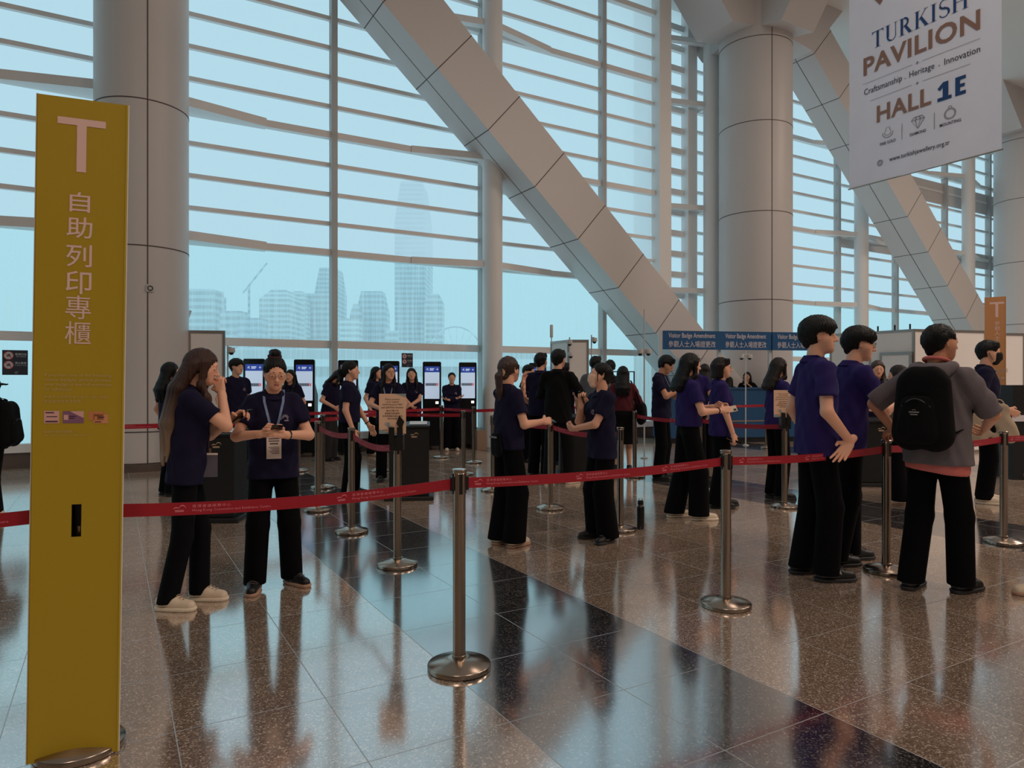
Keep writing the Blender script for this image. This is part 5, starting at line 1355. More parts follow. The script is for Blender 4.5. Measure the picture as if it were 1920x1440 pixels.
# ------------------------------------------------------------------ cameras on poles
M_DOME = mat('camera_white', (202, 198, 194), 0.4)
def cctv(x, Y, ztop, arms, label, base=True):
    r = empty('camera_pole', at(x, Y), 0, label, 'camera pole', 'camera poles')
    MB().lathe([(0.014, 0.0), (0.014, ztop)], 12).build('pole', M_POST, r, True)
    MB().lathe([(0.07, 0), (0.07, 0.015), (0.02, 0.03)], 20).build('foot', M_POST, r, True)
    for dx, z in arms:
        c = MB().box(min(0, dx), max(0, dx), -0.01, 0.01, z + 0.075, z + 0.095).build('bracket', M_POST, r)
        MB().lathe([(0.0, 0.08), (0.055, 0.08), (0.062, 0.02), (0.055, 0.0), (0.0, 0.0)], 18, (dx, 0, z), cap=False).build('housing', M_DOME, c, True)
        MB().ball((dx, 0, z), (0.042, 0.042, 0.042), 14, 8).build('dome_lens', M_BLACKP, c, True)
cctv(1208, 12.8, 2.75, ((-0.075, 1.93), (0.075, 1.93)), 'white pole with two dome cameras before the diagonal brace')
cctv(1302, 15.3, 2.1, ((-0.09, 1.93), (0.09, 1.93)), 'pole with two dome cameras below the first blue board')
cctv(1398, 15.4, 2.1, ((-0.09, 1.94), (0.09, 1.94)), 'pole with two dome cameras below the middle blue board')
cctv(1068, 14.15, 2.32, ((0.0, 2.18), (0.02, 1.93)), 'pole with two stacked dome cameras on the white booth panel')
cctv(1109, 14.3, 2.38, ((0.06, 2.24),), 'pole with one dome camera right of the white booth panel')
cctv(427, 11.6, 2.02, ((0.06, 1.90),), 'pole with one dome camera right of the left booth panel')
o = empty('flood_lamp', at(346, 11.9, 2.28), 0, 'small flood lamp tilted on top of the left booth panel', 'lamp')
MB().bar((0, 0, 0), (0.03, 0, 0.10), 0.015, 0.015).build('bracket', M_ALU, o); MB().bar((-0.02, 0, 0.10), (0.08, 0, 0.36), 0.10, 0.05).build('head', M_DOME, o)
o = empty('wifi_antenna', at(1034, 14.9, 2.28), 0, 'white stick antenna on the greenish side panel', 'antenna')
MB().lathe([(0.012, 0), (0.012, 0.08), (0.035, 0.09), (0.035, 0.34), (0.02, 0.36)], 14).build('stick', M_DOME, o, True)
for col, r_, az, z, lb in ((COL1, 0.70, aA + 8.5, 2.88, 'small round alarm bell on the left clad column'), (COL2, 0.95, aA + 61, 2.92, 'small bracket sensor on the big column right of the blue boards')):
    c = col.location; a_ = math.radians(az); o = empty('wall_sensor', (c.x + math.cos(a_) * r_, c.y + math.sin(a_) * r_, z), a_ + math.pi / 2, lb, 'sensor')
    MB().box(-0.06, 0.06, -0.03, 0.0, -0.06, 0.06).build('case', M_DOME, o, bevel=0.02); MB().tube([(0.035 * math.cos(t / 12 * 6.2832), -0.032, 0.035 * math.sin(t / 12 * 6.2832)) for t in range(13)], 0.008, 6).build('grille', M_BLACKP, o)

# ------------------------------------------------------------------ stickers on the glass, bottle, box, easel, right-edge table
M_STK = mat('sticker_dark', (44, 48, 62), 0.6); M_STW = mat('sticker_print', (206, 204, 210), 0.6); M_STR = mat('sticker_red', (206, 96, 88), 0.6)
def sticker(x, ytop, wpx, label):
    t = (x - 960) / F; Y = V1 / (C30 - S30 * t) - 0.03; p = at(x, Y); k = Y / F; zt = CAM_H + (HZ - ytop) * k
    W_ = wpx * k * 1.02; H_ = W_ * 1.18
    o = empty('window_sticker', (p.x, p.y, zt), R30, label, 'sticker', 'no sitting stickers on the glass')
    c = MB().box(0, W_, -0.002, 0.0, -H_, 0).build('sheet', M_STK, o)
    def L(nm, q, m, off=0.002): lettering(nm, q, m, c, (0, -0.003, 0), (1, 0, 0), (0, 0, 1), off)
    for zc in (-0.22 * H_, -0.60 * H_):
        L('icon_disc', poly2d([(0.25 * W_ + 0.17 * W_ * math.cos(i * 0.314), zc + 0.17 * W_ * math.sin(i * 0.314)) for i in range(20)]), M_STW, 0.001)
        L('icon_figure', join2d([rect2d(0.17 * W_, 0.33 * W_, zc - 0.05 * W_, zc + 0.01 * W_), rect2d(0.24 * W_, 0.30 * W_, zc, zc + 0.08 * W_)]), M_STK)
        L('ban_ring', join2d([ring2d(0.25 * W_, zc, 0.18 * W_, 0.18 * W_, 0.03 * W_), stroke2d([(0.13 * W_, zc + 0.12 * W_), (0.37 * W_, zc - 0.12 * W_)], 0.03 * W_)]), M_STR, 0.003)
    for t_ in (fit(text2d('敬請勿坐', 1, 0.01, res=1), 0.50 * W_, 0.95 * W_, -0.21 * H_, -0.12 * H_), fit(text2d('No Sitting', 1, 0.01, res=1), 0.55 * W_, 0.92 * W_, -0.29 * H_, -0.235 * H_), fit(text2d('禁止飲食', 1, 0.01, res=1), 0.50 * W_, 0.95 * W_, -0.56 * H_, -0.47 * H_), fit(text2d('No Eating or Drinking', 1, 0.01, res=1), 0.50 * W_, 0.95 * W_, -0.64 * H_, -0.59 * H_)): L('words', t_, M_STW)
    L('emblem', (lambda g: (g[0] + np.array([0.55 * W_, -0.9 * H_]), g[1]))(gull(0.09 * W_)), M_STW)
sticker(4, 656, 39, 'dark no sitting sticker on the glass at the far left'); sticker(753, 662, 22, 'dark no sitting sticker on the glass above the smiling woman')
M_BOT = mat('bottle_black', (16, 17, 20), 0.3)
o = empty('water_bottle', at(1201, 6.62), 0, 'black water bottle standing on the floor right of the masked woman', 'bottle')
MB().lathe([(0.0, 0), (0.034, 0.0), (0.036, 0.004), (0.036, 0.20), (0.030, 0.222), (0.024, 0.228)], 24, cap=False).build('body', M_BOT, o, True)
MB().lathe([(0.026, 0.228), (0.026, 0.234)], 24).build('neck_ring', M_STEEL, o, True); MB().lathe([(0.028, 0.234), (0.028, 0.268), (0.02, 0.274)], 24).build('cap', M_BOT, o, True)
MB().tube([(-0.018, 0, 0.272), (-0.014, 0, 0.292), (0.014, 0, 0.292), (0.018, 0, 0.272)], 0.004, 6).build('handle', M_STEEL, o, True)
M_CARD = mat('cardboard', (150, 122, 100), 0.8)
o = empty('cardboard_box', at(902, 14.5), 0.2, 'cardboard box on the floor below the slim column', 'box')
MB().box(-0.10, 0.10, -0.11, 0.11, 0, 0.40).build('carton', M_CARD, o); MB().box(-0.10, 0.10, -0.02, 0.02, 0.40, 0.402).build('tape', M_ALU, o)
o = empty('easel_frame', at(1160, 13.6), 0.2, 'thin black easel frame behind the woman in burgundy', 'easel')
q = MB()
for sx in (-0.32, 0.32): q.bar((sx, 0, 0), (sx, 0, 1.62), 0.025, 0.02)
q.bar((-0.32, 0, 1.61), (0.32, 0, 1.61), 0.025, 0.02).bar((-0.32, 0, 0.9), (0.32, 0, 0.9), 0.025, 0.02); q.build('frame', M_BLACKP, o)
o = empty('goods_table', at(1950, 10.2), -0.1, 'black draped table with red rope at the right edge', 'table')
MB().box(-0.55, 0.75, -0.3, 0.3, 0.0, 1.36).build('drape', M_LECT, o); MB().box(-0.56, 0.76, -0.31, -0.30, 0.84, 0.93).build('white_edge', M_WTX, o)
# downlights in the far ceiling
M_DL = mat('downlight_glow', (255, 226, 180), 0.5, emit=6.0)
DL = [(22.0, 3.0), (22.0, 6.5), (26.0, 3.0), (26, 6.5), (18.5, 5.0), (19.4, 8.2), (30, 5)]
for i, (u, v_) in enumerate(DL):
    p = UV(u, v_, 12.0); o = empty('downlight', p, 0, 'round recessed downlight in the white ceiling at the upper right', 'ceiling light', 'recessed downlights')
    MB().lathe([(0.16, -0.012), (0.19, -0.02), (0.20, 0.0), (0.16, 0.0)], 28, cap=False).build('trim_ring', M_DOME, o, True)
    MB().lathe([(0.155, -0.008), (0.155, -0.004)], 28).build('lens', M_DL, o)
o = empty('ceiling_diffuser', UV(27.3, 9.2, 12.0), R30, 'white slotted air diffuser in the ceiling near the top right corner', 'air vent')
MB().box(-1.2, 1.2, -0.25, 0.25, -0.03, 0).build('frame', M_DOME, o); q = MB()
for i in range(5): q.box(-1.1, 1.1, -0.2 + 0.09 * i, -0.16 + 0.09 * i, -0.036, -0.03)
q.build('slots', M_BLACKP, o)
# ------------------------------------------------------------------ the staff and visitors
HAIRM = mat('mid_brown_hair', (62, 42, 35), 0.36, bump=0.5, bscale=40, stretch=(14, 14, 1.0))
GREYS = mat('grey_shirt', (96, 100, 104), 0.9, bump=0.2, bscale=200)
CREAM = mat('cream_cloth', (186, 164, 140), 0.9, bump=0.3, bscale=60)
def P(*a, **k): return person(*a, **k)
down = lambda sg, y=0.02, z=0.88: dict(to=(sg * 0.215, y, z))
# --- nearest pair at the left
r, c1 = P('person with long light brown hair and white sneakers, hand at mouth, at the left', px(350, 1133), 110, 1.62, True, lean=5, head=(-4, 10, 0),
          arms=dict(R=dict(to=(0.045, 0.215, 1.375), el=(0.5, 0.35, -1), d=(-0.30, -0.28, 1), th=(-0.5, -1, 0.1), curl=(0.9, 1.0, 1.05, 1.05), tc=0.6),
                    L=dict(to=(-0.045, 0.275, 1.20), el=(-0.6, -0.2, -1), d=(0.5, 0.75, 0.5), th=(0.7, -0.3, 0.6), curl=0.62, tc=0.7)),
          feet=((0.075, -0.09, 26), (-0.075, 0.09, 22)), hair='long+L0.62+sidelocks+frontR', hairm=HAIRL, bottom=JEANS, legs='jeans', shoe=SHOEW, sole=SOLEW, h=0.0095, hem=0.80, extras=(lanyard(1.0, STRAPR, 'card', 0.03, True, -62),))
phone_in(c1, 'L', 'phone', 'black phone held out by the long haired person with white sneakers', rot=((0.4, 0.7, 0.6), (1, -0.5, 0)))
r, c2 = P('person with top bun, round glasses and badge, typing on a phone', px(513, 1101), 20, 1.58, True, head=(8, 17, 0), bulk=1.0,
          arms=dict(R=dict(to=(0.085, 0.265, 1.135), el=(1, -0.35, -0.9), d=(-0.75, 0.5, 0.25), th=(-0.1, -0.1, 1), curl=0.6, tc=0.6), L=dict(to=(-0.075, 0.265, 1.125), el=(-1, -0.35, -0.9), d=(0.75, 0.5, 0.25), th=(0.1, -0.1, 1), curl=0.6, tc=0.6)),
          feet=((0.13, 0.04, 8), (-0.13, -0.04, -34)), hair='bun+scr', legs='straight', shoe=SHOEB, sole=SOLET, h=0.0095, hem=0.80, extras=(lanyard(1.105, STRAPB), glasses(), chest_logo(), watch('L')))
phone_in(c2, 'R', 'phone', 'black phone typed on by the bun haired person', rot=((-0.15, 0.8, 0.5), (1, 0.1, 0)), slide=0.02)
# --- the pair in the middle
r, c3 = P('person with low brown ponytail and cream scrunchie, seen from behind, cupping a hand to speak', px(953, 1022), 118, 1.62, True, head=(18, -2, 0),
          arms=dict(R=dict(to=(0.13, 0.27, 1.10), el=(0.5, -1, -0.4), d=(-0.15, 1, 0.05), th=(-0.5, 0, 1), curl=0.55), L=dict(to=(-0.12, 0.215, 1.37), el=(-0.5, 0.4, -1), d=(0.1, -0.05, 1), th=(0.6, -0.7, 0), curl=0.16)),
          feet=((0.09, 0.03, -18), (-0.09, -0.03, -26)), hair='pony+low+scr+sidelocks+L0.30', hairm=HAIRM, legs='wide', shoe=SHOEW, sole=SOLET, h=0.0095, hem=0.86)
phone_in(c3, 'R', 'phone', 'dark phone held at the waist by the ponytail person', rot=((0.1, 1, 0.05), (-1, 0, 0.3)))
r, c4 = P('person in peach face mask with arms half folded, facing left', px(1128, 1012), -70, 1.57, True, head=(-10, -4, 0),
          arms=dict(R=dict(to=(0.03, 0.20, 1.285), el=(0.55, 0.25, -1), d=(-0.25, 0.0, 1), th=(-0.6, -0.8, 0.1), curl=(0.8, 0.9, 0.95, 1.0), tc=0.6), L=dict(to=(0.085, 0.235, 1.06), el=(-1, 0.05, -0.7), d=(1, 0.25, 0.05), th=(0, 0.5, 1), curl=0.6)),
          feet=((0.10, 0.02, 4), (-0.10, 0.0, -30)), hair='bun+nape+sidelocks', legs='wide', h=0.0095, hem=0.78, extras=(facemask(), chest_logo(-0.08, 1.22)))
phone_in(c4, 'R', 'phone', 'black phone clutched at the chin by the masked person', rot=((0.2, 0.3, 1), (1, -0.2, 0)), size=(0.06, 0.12, 0.01))
# --- suited man and those around him
r, c5 = P('person in black suit and beige sneakers, seen from behind', px(1046, 906), 158, 1.85, False, head=(-14, 0, 0), arms=dict(R=dict(to=(0.17, 0.28, 1.13), el=(0.8, -0.8, -0.6), d=(-0.2, 1, 0.2), curl=0.6), L=dict(to=(-0.10, 0.26, 1.10), el=(-1, -0.6, -0.6), curl=0.6)),
          feet=((0.15, 0.06, 20), (-0.12, 0, -8)), hair='short+vol', top=SUIT, bottom=SUIT, longsleeve=True, shoe=SHOEW, sole=SOLEW, hem=0.76)
P('person in dark polo just left of the suited person, mostly hidden', at(1013, 10.3), 150, 1.84, False, hair='short', arms=dict(L=dict(to=(-0.22, 0.12, 0.98), el=(-0.5, -1, 0))), h=0.014)
P('person with cropped black hair peeking out right of the suited person', at(1058, 11.9), 160, 1.74, False, hair='short', h=0.014)
P('person in black cap and dark polo behind the cupped hand of the ponytail person', at(990, 12.2), 65, 1.70, False, hair='short+vol', arms=dict(R=dict(to=(0.15, 0.26, 1.05), el=(0.8, -0.8, -0.6))), h=0.014)
# --- group by the burgundy top
P('person in grey shirt with dark hair above the masked person', at(1116, 11.3), 150, 1.83, False, hair='short', top=GREYS, h=0.014)
P('person with dark cropped hair, furthest head behind the masked person', at(1144, 12.0), 185, 1.79, False, hair='short+crop', top=BLACKC, h=0.014)
r, c30 = P('person with long hair, burgundy top and black skirt, seen from behind', at(1168, 10.75), 168, 1.65, True, head=(10, 0, 0), hair='long+L0.34', hairm=HAIRB, top=BURG, bottom=BLACKC, legs='skirt', longsleeve=True, arms=dict(R=dict(to=(0.16, 0.26, 1.0), el=(0.9, -0.7, -0.4))), hem=0.88)
# --- the bob haired pair and others before the counter
r, c6 = P('person with straight shoulder length black hair and wrist watch, in cream sneakers', px(1290, 972), 96, 1.70, True, head=(6, 6, 0), arms=dict(R=dict(to=(0.13, 0.28, 1.10), el=(0.6, -1, -0.4), d=(-0.2, 1, 0.15), th=(-0.4, 0, 1), curl=0.6), L=dict(to=(-0.06, 0.29, 1.13), el=(-0.8, -0.6, -0.6), d=(0.4, 1, 0.1), th=(0.4, 0, 1), curl=0.5)),
          feet=((0.09, 0.10, 4), (-0.09, -0.10, -4)), hair='long+L0.22+sidelocks', top=POLOP, shoe=SHOEW, sole=SOLEW, legs='wide', hem=0.94, extras=(watch('R'),), h=0.011)
phone_in(c6, 'R', 'phone', 'pale phone held by the person with the wrist watch', SHOEW, rot=((0.1, 1, 0.2), (-0.6, 0, 0.8)), slide=0.05)
r, c7 = P('person with chin length bob and bangs, arm hanging, in purple polo', px(1350, 950), 84, 1.68, True, head=(-4, 0, 0), arms=dict(R=dict(to=(0.20, 0.10, 0.83), el=(0.3, -1, 0), d=(0, 0.3, -1), th=(-0.6, 0.8, 0.3), curl=0.75)),
          feet=((0.09, -0.03, 10), (-0.09, 0.05, 0)), hair='bob+bangs', hairm=HAIRD, top=POLOP, legs='wide', hem=0.80, extras=(lanyard(1.0, STRAPB, None), glasses()), h=0.011)
phone_in(c7, 'R', 'handheld_scanner', 'black handheld scanner in the hanging hand of the bob haired person', rot=((0, 0.9, -0.4), (1, 0, 0)), size=(0.065, 0.17, 0.025), cat='scanner')
r, c31 = P('person with bowed head and pale lanyard, left of the shoulder length hair person', at(1240, 10.0), 62, 1.80, False, head=(8, 28, 0), arms=dict(R=dict(to=(0.10, 0.30, 1.22), el=(0.8, -0.5, -0.8), curl=0.6), L=dict(to=(-0.06, 0.28, 1.22), el=(-0.8, -0.5, -0.8), curl=0.6)), hair='short+vol', skin=SKIN2, extras=(lanyard(1.1, STRAPB, None),), h=0.013)
P('person in purple polo with cropped hair, seen from behind under the first blue board', at(1302, 11.2), 172, 1.80, False, hair='short+crop', top=POLOP, extras=(lanyard(1.1, STRAPB, None),), h=0.014)
P('person with long dark hair behind the two bob haired people', at(1321, 12.0), 176, 1.72, True, hair='long+L0.34', hairm=HAIRD, top=BLACKC, h=0.014)
P('person in black behind the blue counter, hand raised to mouth', at(1401, 17.15), -28, 1.66, True, hair='long+L0.3', top=BLACKC, longsleeve=True, arms=dict(R=dict(to=(0.04, 0.18, 1.36), el=(0.7, 0.2, -1), d=(-0.2, -0.2, 1), curl=0.8), L=dict(to=(-0.12, 0.14, 1.30), el=(-1, -0.2, -0.8))), h=0.014)
P('person in black bending behind the blue counter, next to the bob haired person', at(1364, 17.1), 140, 1.55, True, hair='long+L0.3', top=BLACKC, longsleeve=True, lean=10, h=0.014)
r, c36 = P('person with dark hair in purple polo standing beside the second notice board', px(1457, 934), 100, 1.70, True, head=(14, 8, 0), hair='long+L0.20', hairm=HAIRD, top=POLOP, arms=dict(R=dict(to=(0.10, 0.27, 1.2), el=(0.8, -0.5, -0.8), curl=0.5), L=dict(to=(-0.06, 0.24, 1.3), el=(-0.8, -0.3, -0.8), curl=0.5)), extras=(lanyard(1.1, STRAPB, None),), h=0.012)
# --- tall youths at the right
def hoka(c):
    hp, kn, an, fr = c['leg'][0]; s = c['s']; f = math.radians(fr); fd = V3(math.sin(f), math.cos(f), 0); sd = V3(fd[1], -fd[0], 0)
    o = V3(an[0], an[1], 0) + fd * -0.005 + sd * 0.0445 + V3(0, 0, 0.052)
    lettering('shoe_word', fit(text2d('HOKA', 1, 0.03), 0, 0.085, 0, 0.024), WHITEC, c['root'], o * s, (fd - sd * 0.05) * s, V3(0, 0, 1) * s, 0.0035)
r, c8 = P('tall person with voluminous black bowl cut, right hand hanging open on the hip', px(1530, 1082), 86, 1.86, False, head=(-20, 0, 0), arms=dict(R=dict(to=(0.20, 0.13, 0.905), el=(0.6, -1, 0.1), d=(0.15, -0.62, -0.8), th=(-0.5, -0.6, 0.8), curl=(0.15, 0.2, 0.3, 0.35), spread=1.6)),
          feet=((0.09, 0.05, -6), (-0.09, -0.05, -10)), hair='mop+vol', top=POLOP, legs='straight', shoe=SHOEB, sole=SOLEB, h=0.0095, hem=0.80, extras=(lanyard(1.1, STRAPB, None), hoka))
r, c9 = P('tall person in glasses leaning forward with forearm out, right of the bowl cut youth', px(1584, 1055), 92, 1.83, False, lean=7, head=(-18, 2, 0), arms=dict(R=dict(to=(0.12, 0.36, 1.15), el=(0.6, -1, -0.5), d=(-0.15, 1, 0.1), th=(-0.4, 0, 1), curl=(0.9, 1, 1.05, 1.1), tc=0.7), L=dict(to=(-0.05, 0.40, 1.20), el=(-0.8, -0.5, -0.8), d=(0.2, 1, 0.1), th=(0.4, 0, 1), curl=0.4)),
          feet=((0.09, -0.10, -4), (-0.09, 0.10, -4)), hair='mop', top=POLOP, legs='straight', h=0.0095, hem=0.78, extras=(glasses(WIREB),))
r, c10 = P('person facing us with brown hair and lanyard, before the white booth wall', at(1644, 10.1), -20, 1.72, True, head=(6, 10, 0), hair='long+L0.30+front', hairm=HAIRM, arms=dict(R=dict(to=(0.08, 0.27, 1.20), el=(1, -0.3, -0.8), d=(-0.6, 0.6, 0.3), curl=0.6), L=dict(to=(-0.09, 0.27, 1.18), el=(-1, -0.3, -0.8), d=(0.6, 0.6, 0.2), curl=0.6)), extras=(lanyard(1.05, STRAPB, None),), h=0.012)
phone_in(c10, 'R', 'phone', 'black phone held by the lanyard person before the white booth', rot=((0, 0.6, 0.8), (1, 0, 0)))
r, c11 = P('person with long dark brown hair in grey tee, turned away to the left', px(1688, 944), -128, 1.60, True, head=(0, 6, 0), hair='long+L0.40', hairm=HAIRD, top=GREYT, legs='wide', shoe=SHOEW, sole=SOLET, arms=dict(R=dict(to=(0.10, 0.28, 1.12), el=(0.8, -0.5, -0.8), curl=0.5), L=dict(to=(-0.12, 0.28, 1.15), el=(-0.8, -0.6, -0.6), curl=0.5)), hem=0.88, h=0.011)
# --- backpack man
def backpack_gear(c, name, label, m, lo=0.93, hi=1.36, wd=0.125, dp=0.12, word=True):
    s = c['s']; root = empty(name, c['root'].location, 0, label, 'backpack'); root.rotation_euler = c['root'].rotation_euler
    U, fw = c['U'], c['fw']; y0 = -0.125
    S = Soft()
    for x in (-wd * 0.5, wd * 0.5):
        S.rc(U((x, y0 - dp * 0.42, hi - 0.06)), U((x * 1.15, y0 - dp * 0.5, lo + 0.07)), 0.095, 0.112, 0.04, (fw, 0.72))
    S.rc(U((-0.05, y0 - dp * 0.35, hi)), U((0.05, y0 - dp * 0.35, hi)), 0.05, 0.05, 0.04)
    b = soft_obj('main_bag', S.mesh(0.011), m, root, s)
    S = Soft()
    for x in (-0.04, 0.04): S.rc(U((x, y0 - dp * 1.0, lo + 0.24)), U((x * 1.3, y0 - dp * 1.08, lo + 0.08)), 0.062, 0.075, 0.04, (fw, 0.6))
    soft_obj('front_pocket', S.mesh(0.010), m, root, s)
    for sg in (-1, 1):
        pts = [U((sg * 0.075, -0.13, hi - 0.05)), U((sg * 0.082, -0.085, 1.415)), U((sg * 0.088, -0.01, 1.428)), U((sg * 0.095, 0.065, 1.385)), U((sg * 0.115, 0.115, 1.28)), U((sg * 0.150, 0.09, 1.14)), U((sg * 0.165, 0.0, 1.05)), U((sg * 0.14, -0.12, 1.0))]
        ribbon('strap', pts, 0.05, m, root, s, c['Rl'] @ V3(1, 0, 0), V3(0, 0, 0.3), 0.008)
    q = MB(); q.tube([U((0.03 * math.cos(t), y0 - 0.02, hi + 0.035 + 0.035 * math.sin(t))) * s for t in [i / 8 * math.pi for i in range(9)]], 0.007 * s, 6); q.build('top_loop', m, root, True)
    zp = MB(); zp.tube([U((-0.085 + 0.17 * i / 10, y0 - dp * 1.2 - 0.012 * math.sin(i / 10 * math.pi), lo + 0.235 + 0.05 * math.sin(i / 10 * math.pi))) * s for i in range(11)], 0.004 * s, 6); zp.build('zipper', MATS.get('zip') or mat('zip', (48, 46, 48), 0.4), root, True)
    if word:
        R = c['Rl'] @ V3(1, 0, 0); up = c['Rl'] @ V3(0, 0, 1)
        lettering('bag_emblem', join2d([rect2d(-0.03, 0.03, 0, 0.007), rect2d(-0.022, 0.022, -0.014, -0.008), stroke2d([(-0.012, 0.014), (0, 0.020), (0.012, 0.014)], 0.003)]), mat('bag_print', (150, 142, 142), 0.6), root, U((0.01, y0 - dp * 1.52, lo + 0.2)) * s, R * s, up * s, 0.004)
    return root
def hood_and_tee(c):
    s, U, fw, nb = c['s'], c['U'], c['fw'], c['nb']
    S = Soft(); n = 10
    pts = [U((0.105 * math.cos(t), -0.045 + 0.085 * math.sin(t), 1.405 + 0.02 * math.sin(t))) for t in [math.radians(-200 + 220 * i / n) for i in range(n + 1)]]
    for i in range(n): S.rc(pts[i], pts[i + 1], 0.036, 0.036, 0.02)
    S.rc(U((-0.06, -0.13, 1.36)), U((0.06, -0.13, 1.36)), 0.05, 0.05, 0.05); S.rc(U((0, -0.14, 1.36)), U((0, -0.155, 1.28)), 0.05, 0.03, 0.05)
    soft_obj('hood', S.mesh(0.010), HOODM, c['root'], s)
    q = Soft()
    for sg in (-1, 1): q.rc(U((sg * 0.062, 0, 1.0)), U((sg * 0.064, 0, 0.78)), 0.118, 0.124, 0.05, (fw, 0.86))
    soft_obj('undershirt', q.mesh(0.012, planes=((U((0, 0, 0.752)), V3(-0.10, 0, -1)), (U((0, 0, 0.86)), V3(0, 0, 1)))), CORAL, c['root'], s)
    q = MB(); q.tube([U((0.066 * math.cos(t), -0.012 + 0.07 * math.sin(t), 1.452 - 0.018 * math.sin(t))) * s for t in [i / 24 * 2 * math.pi for i in range(25)]], 0.012 * s, 8); q.build('undershirt_neck', CORAL, c['root'], True)
r, c12 = P('person in grey hoodie with black backpack, seen from behind', px(1757, 1106), 124, 1.79, False, head=(-30, 2, 0), bulk=1.12, hair='short+crop', arms=dict(L=dict(to=(-0.33, 0.10, 1.0), el=(-0.8, -0.9, 0.2), d=(-0.75, 0.6, -0.3), th=(0.8, 0.1, 0.3), curl=0.5), R=dict(to=(0.16, 0.29, 1.03), el=(1, -0.7, -0.3), curl=0.6)),
           feet=((0.11, 0.09, 10), (-0.11, -0.09, -8)), top=HOODM, legs='straight', shoe=SHOEB, sole=SOLEB, sleeve=0.98, hem=0.80, h=0.0095, collar=False, skin=SKIN2, extras=(hood_and_tee,), slots='hoodie')
backpack_gear(c12, 'backpack', 'black backpack with small emblem on the person in grey hoodie', BLACKC)
r, c13 = P('person in black face mask and navy polo, in front of the brown sign post', px(1848, 942), 58, 1.88, False, head=(-6, 6, 0), hair='short+vol', shoe=SHOEW, sole=SOLEW, extras=(facemask(MASKB), lanyard(1.1, STRAPB, None)), arms=dict(R=dict(to=(0.20, 0.16, 0.98), el=(0.4, -1, 0), curl=0.7)), h=0.012)
g = empty('tote_bag', c13['root'].location, 0, 'cream tote bag held by the black masked person', 'bag'); g.rotation_euler = c13['root'].rotation_euler
S = Soft(); sB = c13['s']
for x in (0.13, 0.33): S.rc((0.245, 0.02 + (x - 0.23), 0.98), (0.245, 0.05 + (x - 0.23) * 1.2, 0.74), 0.06, 0.10, 0.06, (V3(1, 0, 0), 0.4))
soft_obj('sack', S.mesh(0.010, bump=lambda X, Y, Z: 0.008 * np.sin(40 * Z + 30 * Y) * np.sin(25 * Y)), CREAM, g, sB)
MB().tube([(0.235 * sB, (0.10 + 0.05 * math.cos(t)) * sB, (1.0 + 0.08 * math.sin(t)) * sB) for t in [i / 8 * math.pi for i in range(9)]], 0.008, 6).build('handle', CREAM, g, True)
P('person in beige trousers and white shoes, cut off by the right edge', at(1985, 4.62), -98, 1.66, True, hair='long+L0.3', hairm=HAIRD, top=WHITEC, bottom=BEIGET, legs='straight', shoe=SHOEW, sole=SOLET, feet=((0.08, -0.06, 4), (-0.08, 0.16, -4)), h=0.011)
def cap_back(c):
    Hd, Mh, s = c['Hd'], c['Mh'], c['s']; S = Soft(); S.el(Hd(0, -0.012, 0.035), (0.090, 0.106, 0.098), 0.01, Mh)
    o = soft_obj('cap', S.mesh(0.008, planes=((Hd(0, 0, 0.02), c['Rh'] @ V3(0, 0.1, -1)),)), BLACKC, c['root'], s)
    S = Soft(); S.rc(Hd(-0.04, -0.10, 0.02), Hd(-0.035, -0.165, 0.0), 0.03, 0.026, 0.02, (c['Rh'] @ V3(0, 0.2, 1), 0.35)); S.rc(Hd(0.04, -0.10, 0.02), Hd(0.035, -0.165, 0.0), 0.03, 0.026, 0.03, (c['Rh'] @ V3(0, 0.2, 1), 0.35))
    soft_obj('cap_brim', S.mesh(0.007), BLACKC, o, s)
r, c15 = P('person in black cap worn backwards and black clothes, cut off by the left edge', at(-14, 7.0), -82, 1.46, False, head=(0, 8, 0), hair='short', top=BLACKC, bottom=BLACKC, legs='slim', longsleeve=True, shoe=SHOEW, sole=SOLET, extras=(cap_back,), h=0.011)
backpack_gear(c15, 'backpack', 'black backpack with dangling straps on the person in the black cap', BLACKC, 0.90, 1.34, word=False)
# --- back row by the kiosks
P('person with long wavy black hair just left of the long haired person at the left', at(318, 8.6), 136, 1.65, True, hair='long+L0.36', hairm=HAIRB, arms=dict(R=dict(to=(0.12, 0.28, 1.15), el=(0.8, -0.5, -0.7))), h=0.012)
r, c17 = P('person with short black hair standing by the left booth panel', at(442, 10.8), 50, 1.76, False, head=(16, 0, 0), hair='mop', extras=(chest_logo(),), h=0.012)
P('person with long black hair peeking over the shoulder of the bun haired person', at(545, 12.0), -8, 1.62, True, hair='long+L0.34+front', h=0.013)
P('person with loose dark hair looking down, behind the stanchions by a lit kiosk', at(617, 12.4), 74, 1.66, True, lean=10, head=(10, 34, 0), hair='long+L0.30', hairm=HAIRD, arms=dict(R=dict(to=(0.18, 0.20, 0.98), el=(0.6, -1, 0))), bottom=mat('charcoal_trousers', (34, 32, 33), 0.9), legs='wide', h=0.013)
r, c20 = P('person with ponytail and white striped trousers, in profile', px(655, 930), 97, 1.66, True, head=(-6, 0, 0), hair='pony+scr+L0.24', arms=dict(R=dict(to=(0.20, 0.06, 0.85), el=(0.3, -1, 0)), L=dict(to=(-0.16, 0.22, 0.88), el=(-0.4, -1, 0))), feet=((0.09, 0.0, 8), (-0.09, 0.06, 0)), hem=0.92, extras=(side_stripe(), watch('L')), bulk=1.08, h=0.0105)
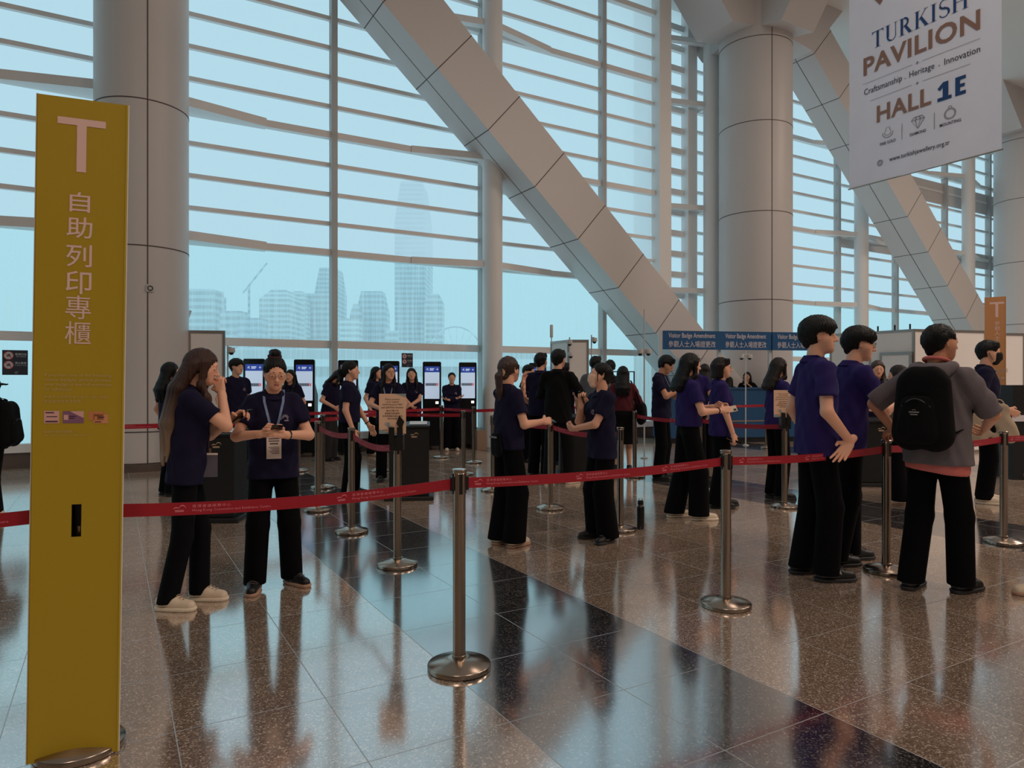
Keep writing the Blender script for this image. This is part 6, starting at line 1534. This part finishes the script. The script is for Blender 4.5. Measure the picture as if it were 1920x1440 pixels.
r, c21 = P('person with long black hair and black glasses behind the notice board', px(728, 902), 8, 1.66, True, head=(30, 0, 0), hair='long+L0.34+front', arms=dict(R=dict(to=(0.10, 0.27, 1.05), el=(1, -0.5, -0.5), curl=0.5), L=dict(to=(-0.08, 0.27, 1.05), el=(-1, -0.5, -0.5), curl=0.5)), extras=(glasses(WIREB), lanyard(1.1, STRAPB, None)), h=0.0105)
P('person with long black hair turned aside, left of the glasses person', at(705, 13.3), 62, 1.70, True, head=(8, -2, 0), hair='long+L0.38', legs='wide', shoe=SHOEW, sole=SOLET, h=0.013)
P('smiling person with long black hair under the window sticker', at(773, 13.0), 6, 1.67, True, head=(0, 0, 6), hair='long+L0.30+front', arms=dict(R=dict(to=(-0.02, 0.22, 0.95), el=(1, -0.4, -0.2)), L=dict(to=(0.03, 0.23, 0.98), el=(-1, -0.4, -0.2))), extras=(chest_logo(),), h=0.0125)
P('person with tied back hair and folded arms between two lit kiosks', at(847, 14.2), 10, 1.60, True, hair='bun+nape', arms=dict(R=dict(to=(-0.08, 0.20, 1.13), el=(1, 0, -0.8), d=(-1, 0, 0.2)), L=dict(to=(0.08, 0.23, 1.10), el=(-1, 0, -0.8), d=(1, 0, 0.2))), longsleeve=True, legs='wide', shoe=SHOEW, sole=SOLET, extras=(chest_logo(),), h=0.013)
# shoulder bag of the burgundy person, pouch of the ponytail person
g = empty('shoulder_bag', c30['root'].location, 0, 'large black shoulder bag on the person in burgundy', 'bag'); g.rotation_euler = c30['root'].rotation_euler
S = Soft(); S.rc((0.28, -0.08, 1.0), (0.30, 0.20, 1.0), 0.11, 0.11, 0.05, (V3(1, 0, 0), 0.6)); S.rc((0.28, -0.08, 0.88), (0.30, 0.20, 0.88), 0.12, 0.12, 0.06, (V3(1, 0, 0), 0.6))
soft_obj('bag', S.mesh(0.012), BLACKC, g, c30['s'])
MB().tube([(0.27, -0.06, 1.05), (0.20, -0.04, 1.25), (0.12, -0.02, 1.425), (0.15, 0.06, 1.36), (0.26, 0.14, 1.08)], 0.012, 6).build('strap', BLACKC, g, True)
g = empty('waist_pouch', c3['root'].location, 0, 'black mesh waist pouch on the back of the ponytail person', 'pouch'); g.rotation_euler = c3['root'].rotation_euler; sB = c3['s']
S = Soft(); S.rc((0.08, -0.15, 0.96), (0.10, -0.15, 0.86), 0.055, 0.06, 0.02, (V3(0, 1, 0), 0.45)); S.rc((0.03, -0.155, 0.96), (0.04, -0.155, 0.86), 0.05, 0.055, 0.02, (V3(0, 1, 0), 0.45))
soft_obj('pouch', S.mesh(0.008), BLACKC, g, sB)
MB().bar((0.0 * sB, -0.186 * sB, 0.975 * sB), (0.13 * sB, -0.186 * sB, 0.975 * sB), 0.008, 0.014).build('pouch_label', M_LINE, g)
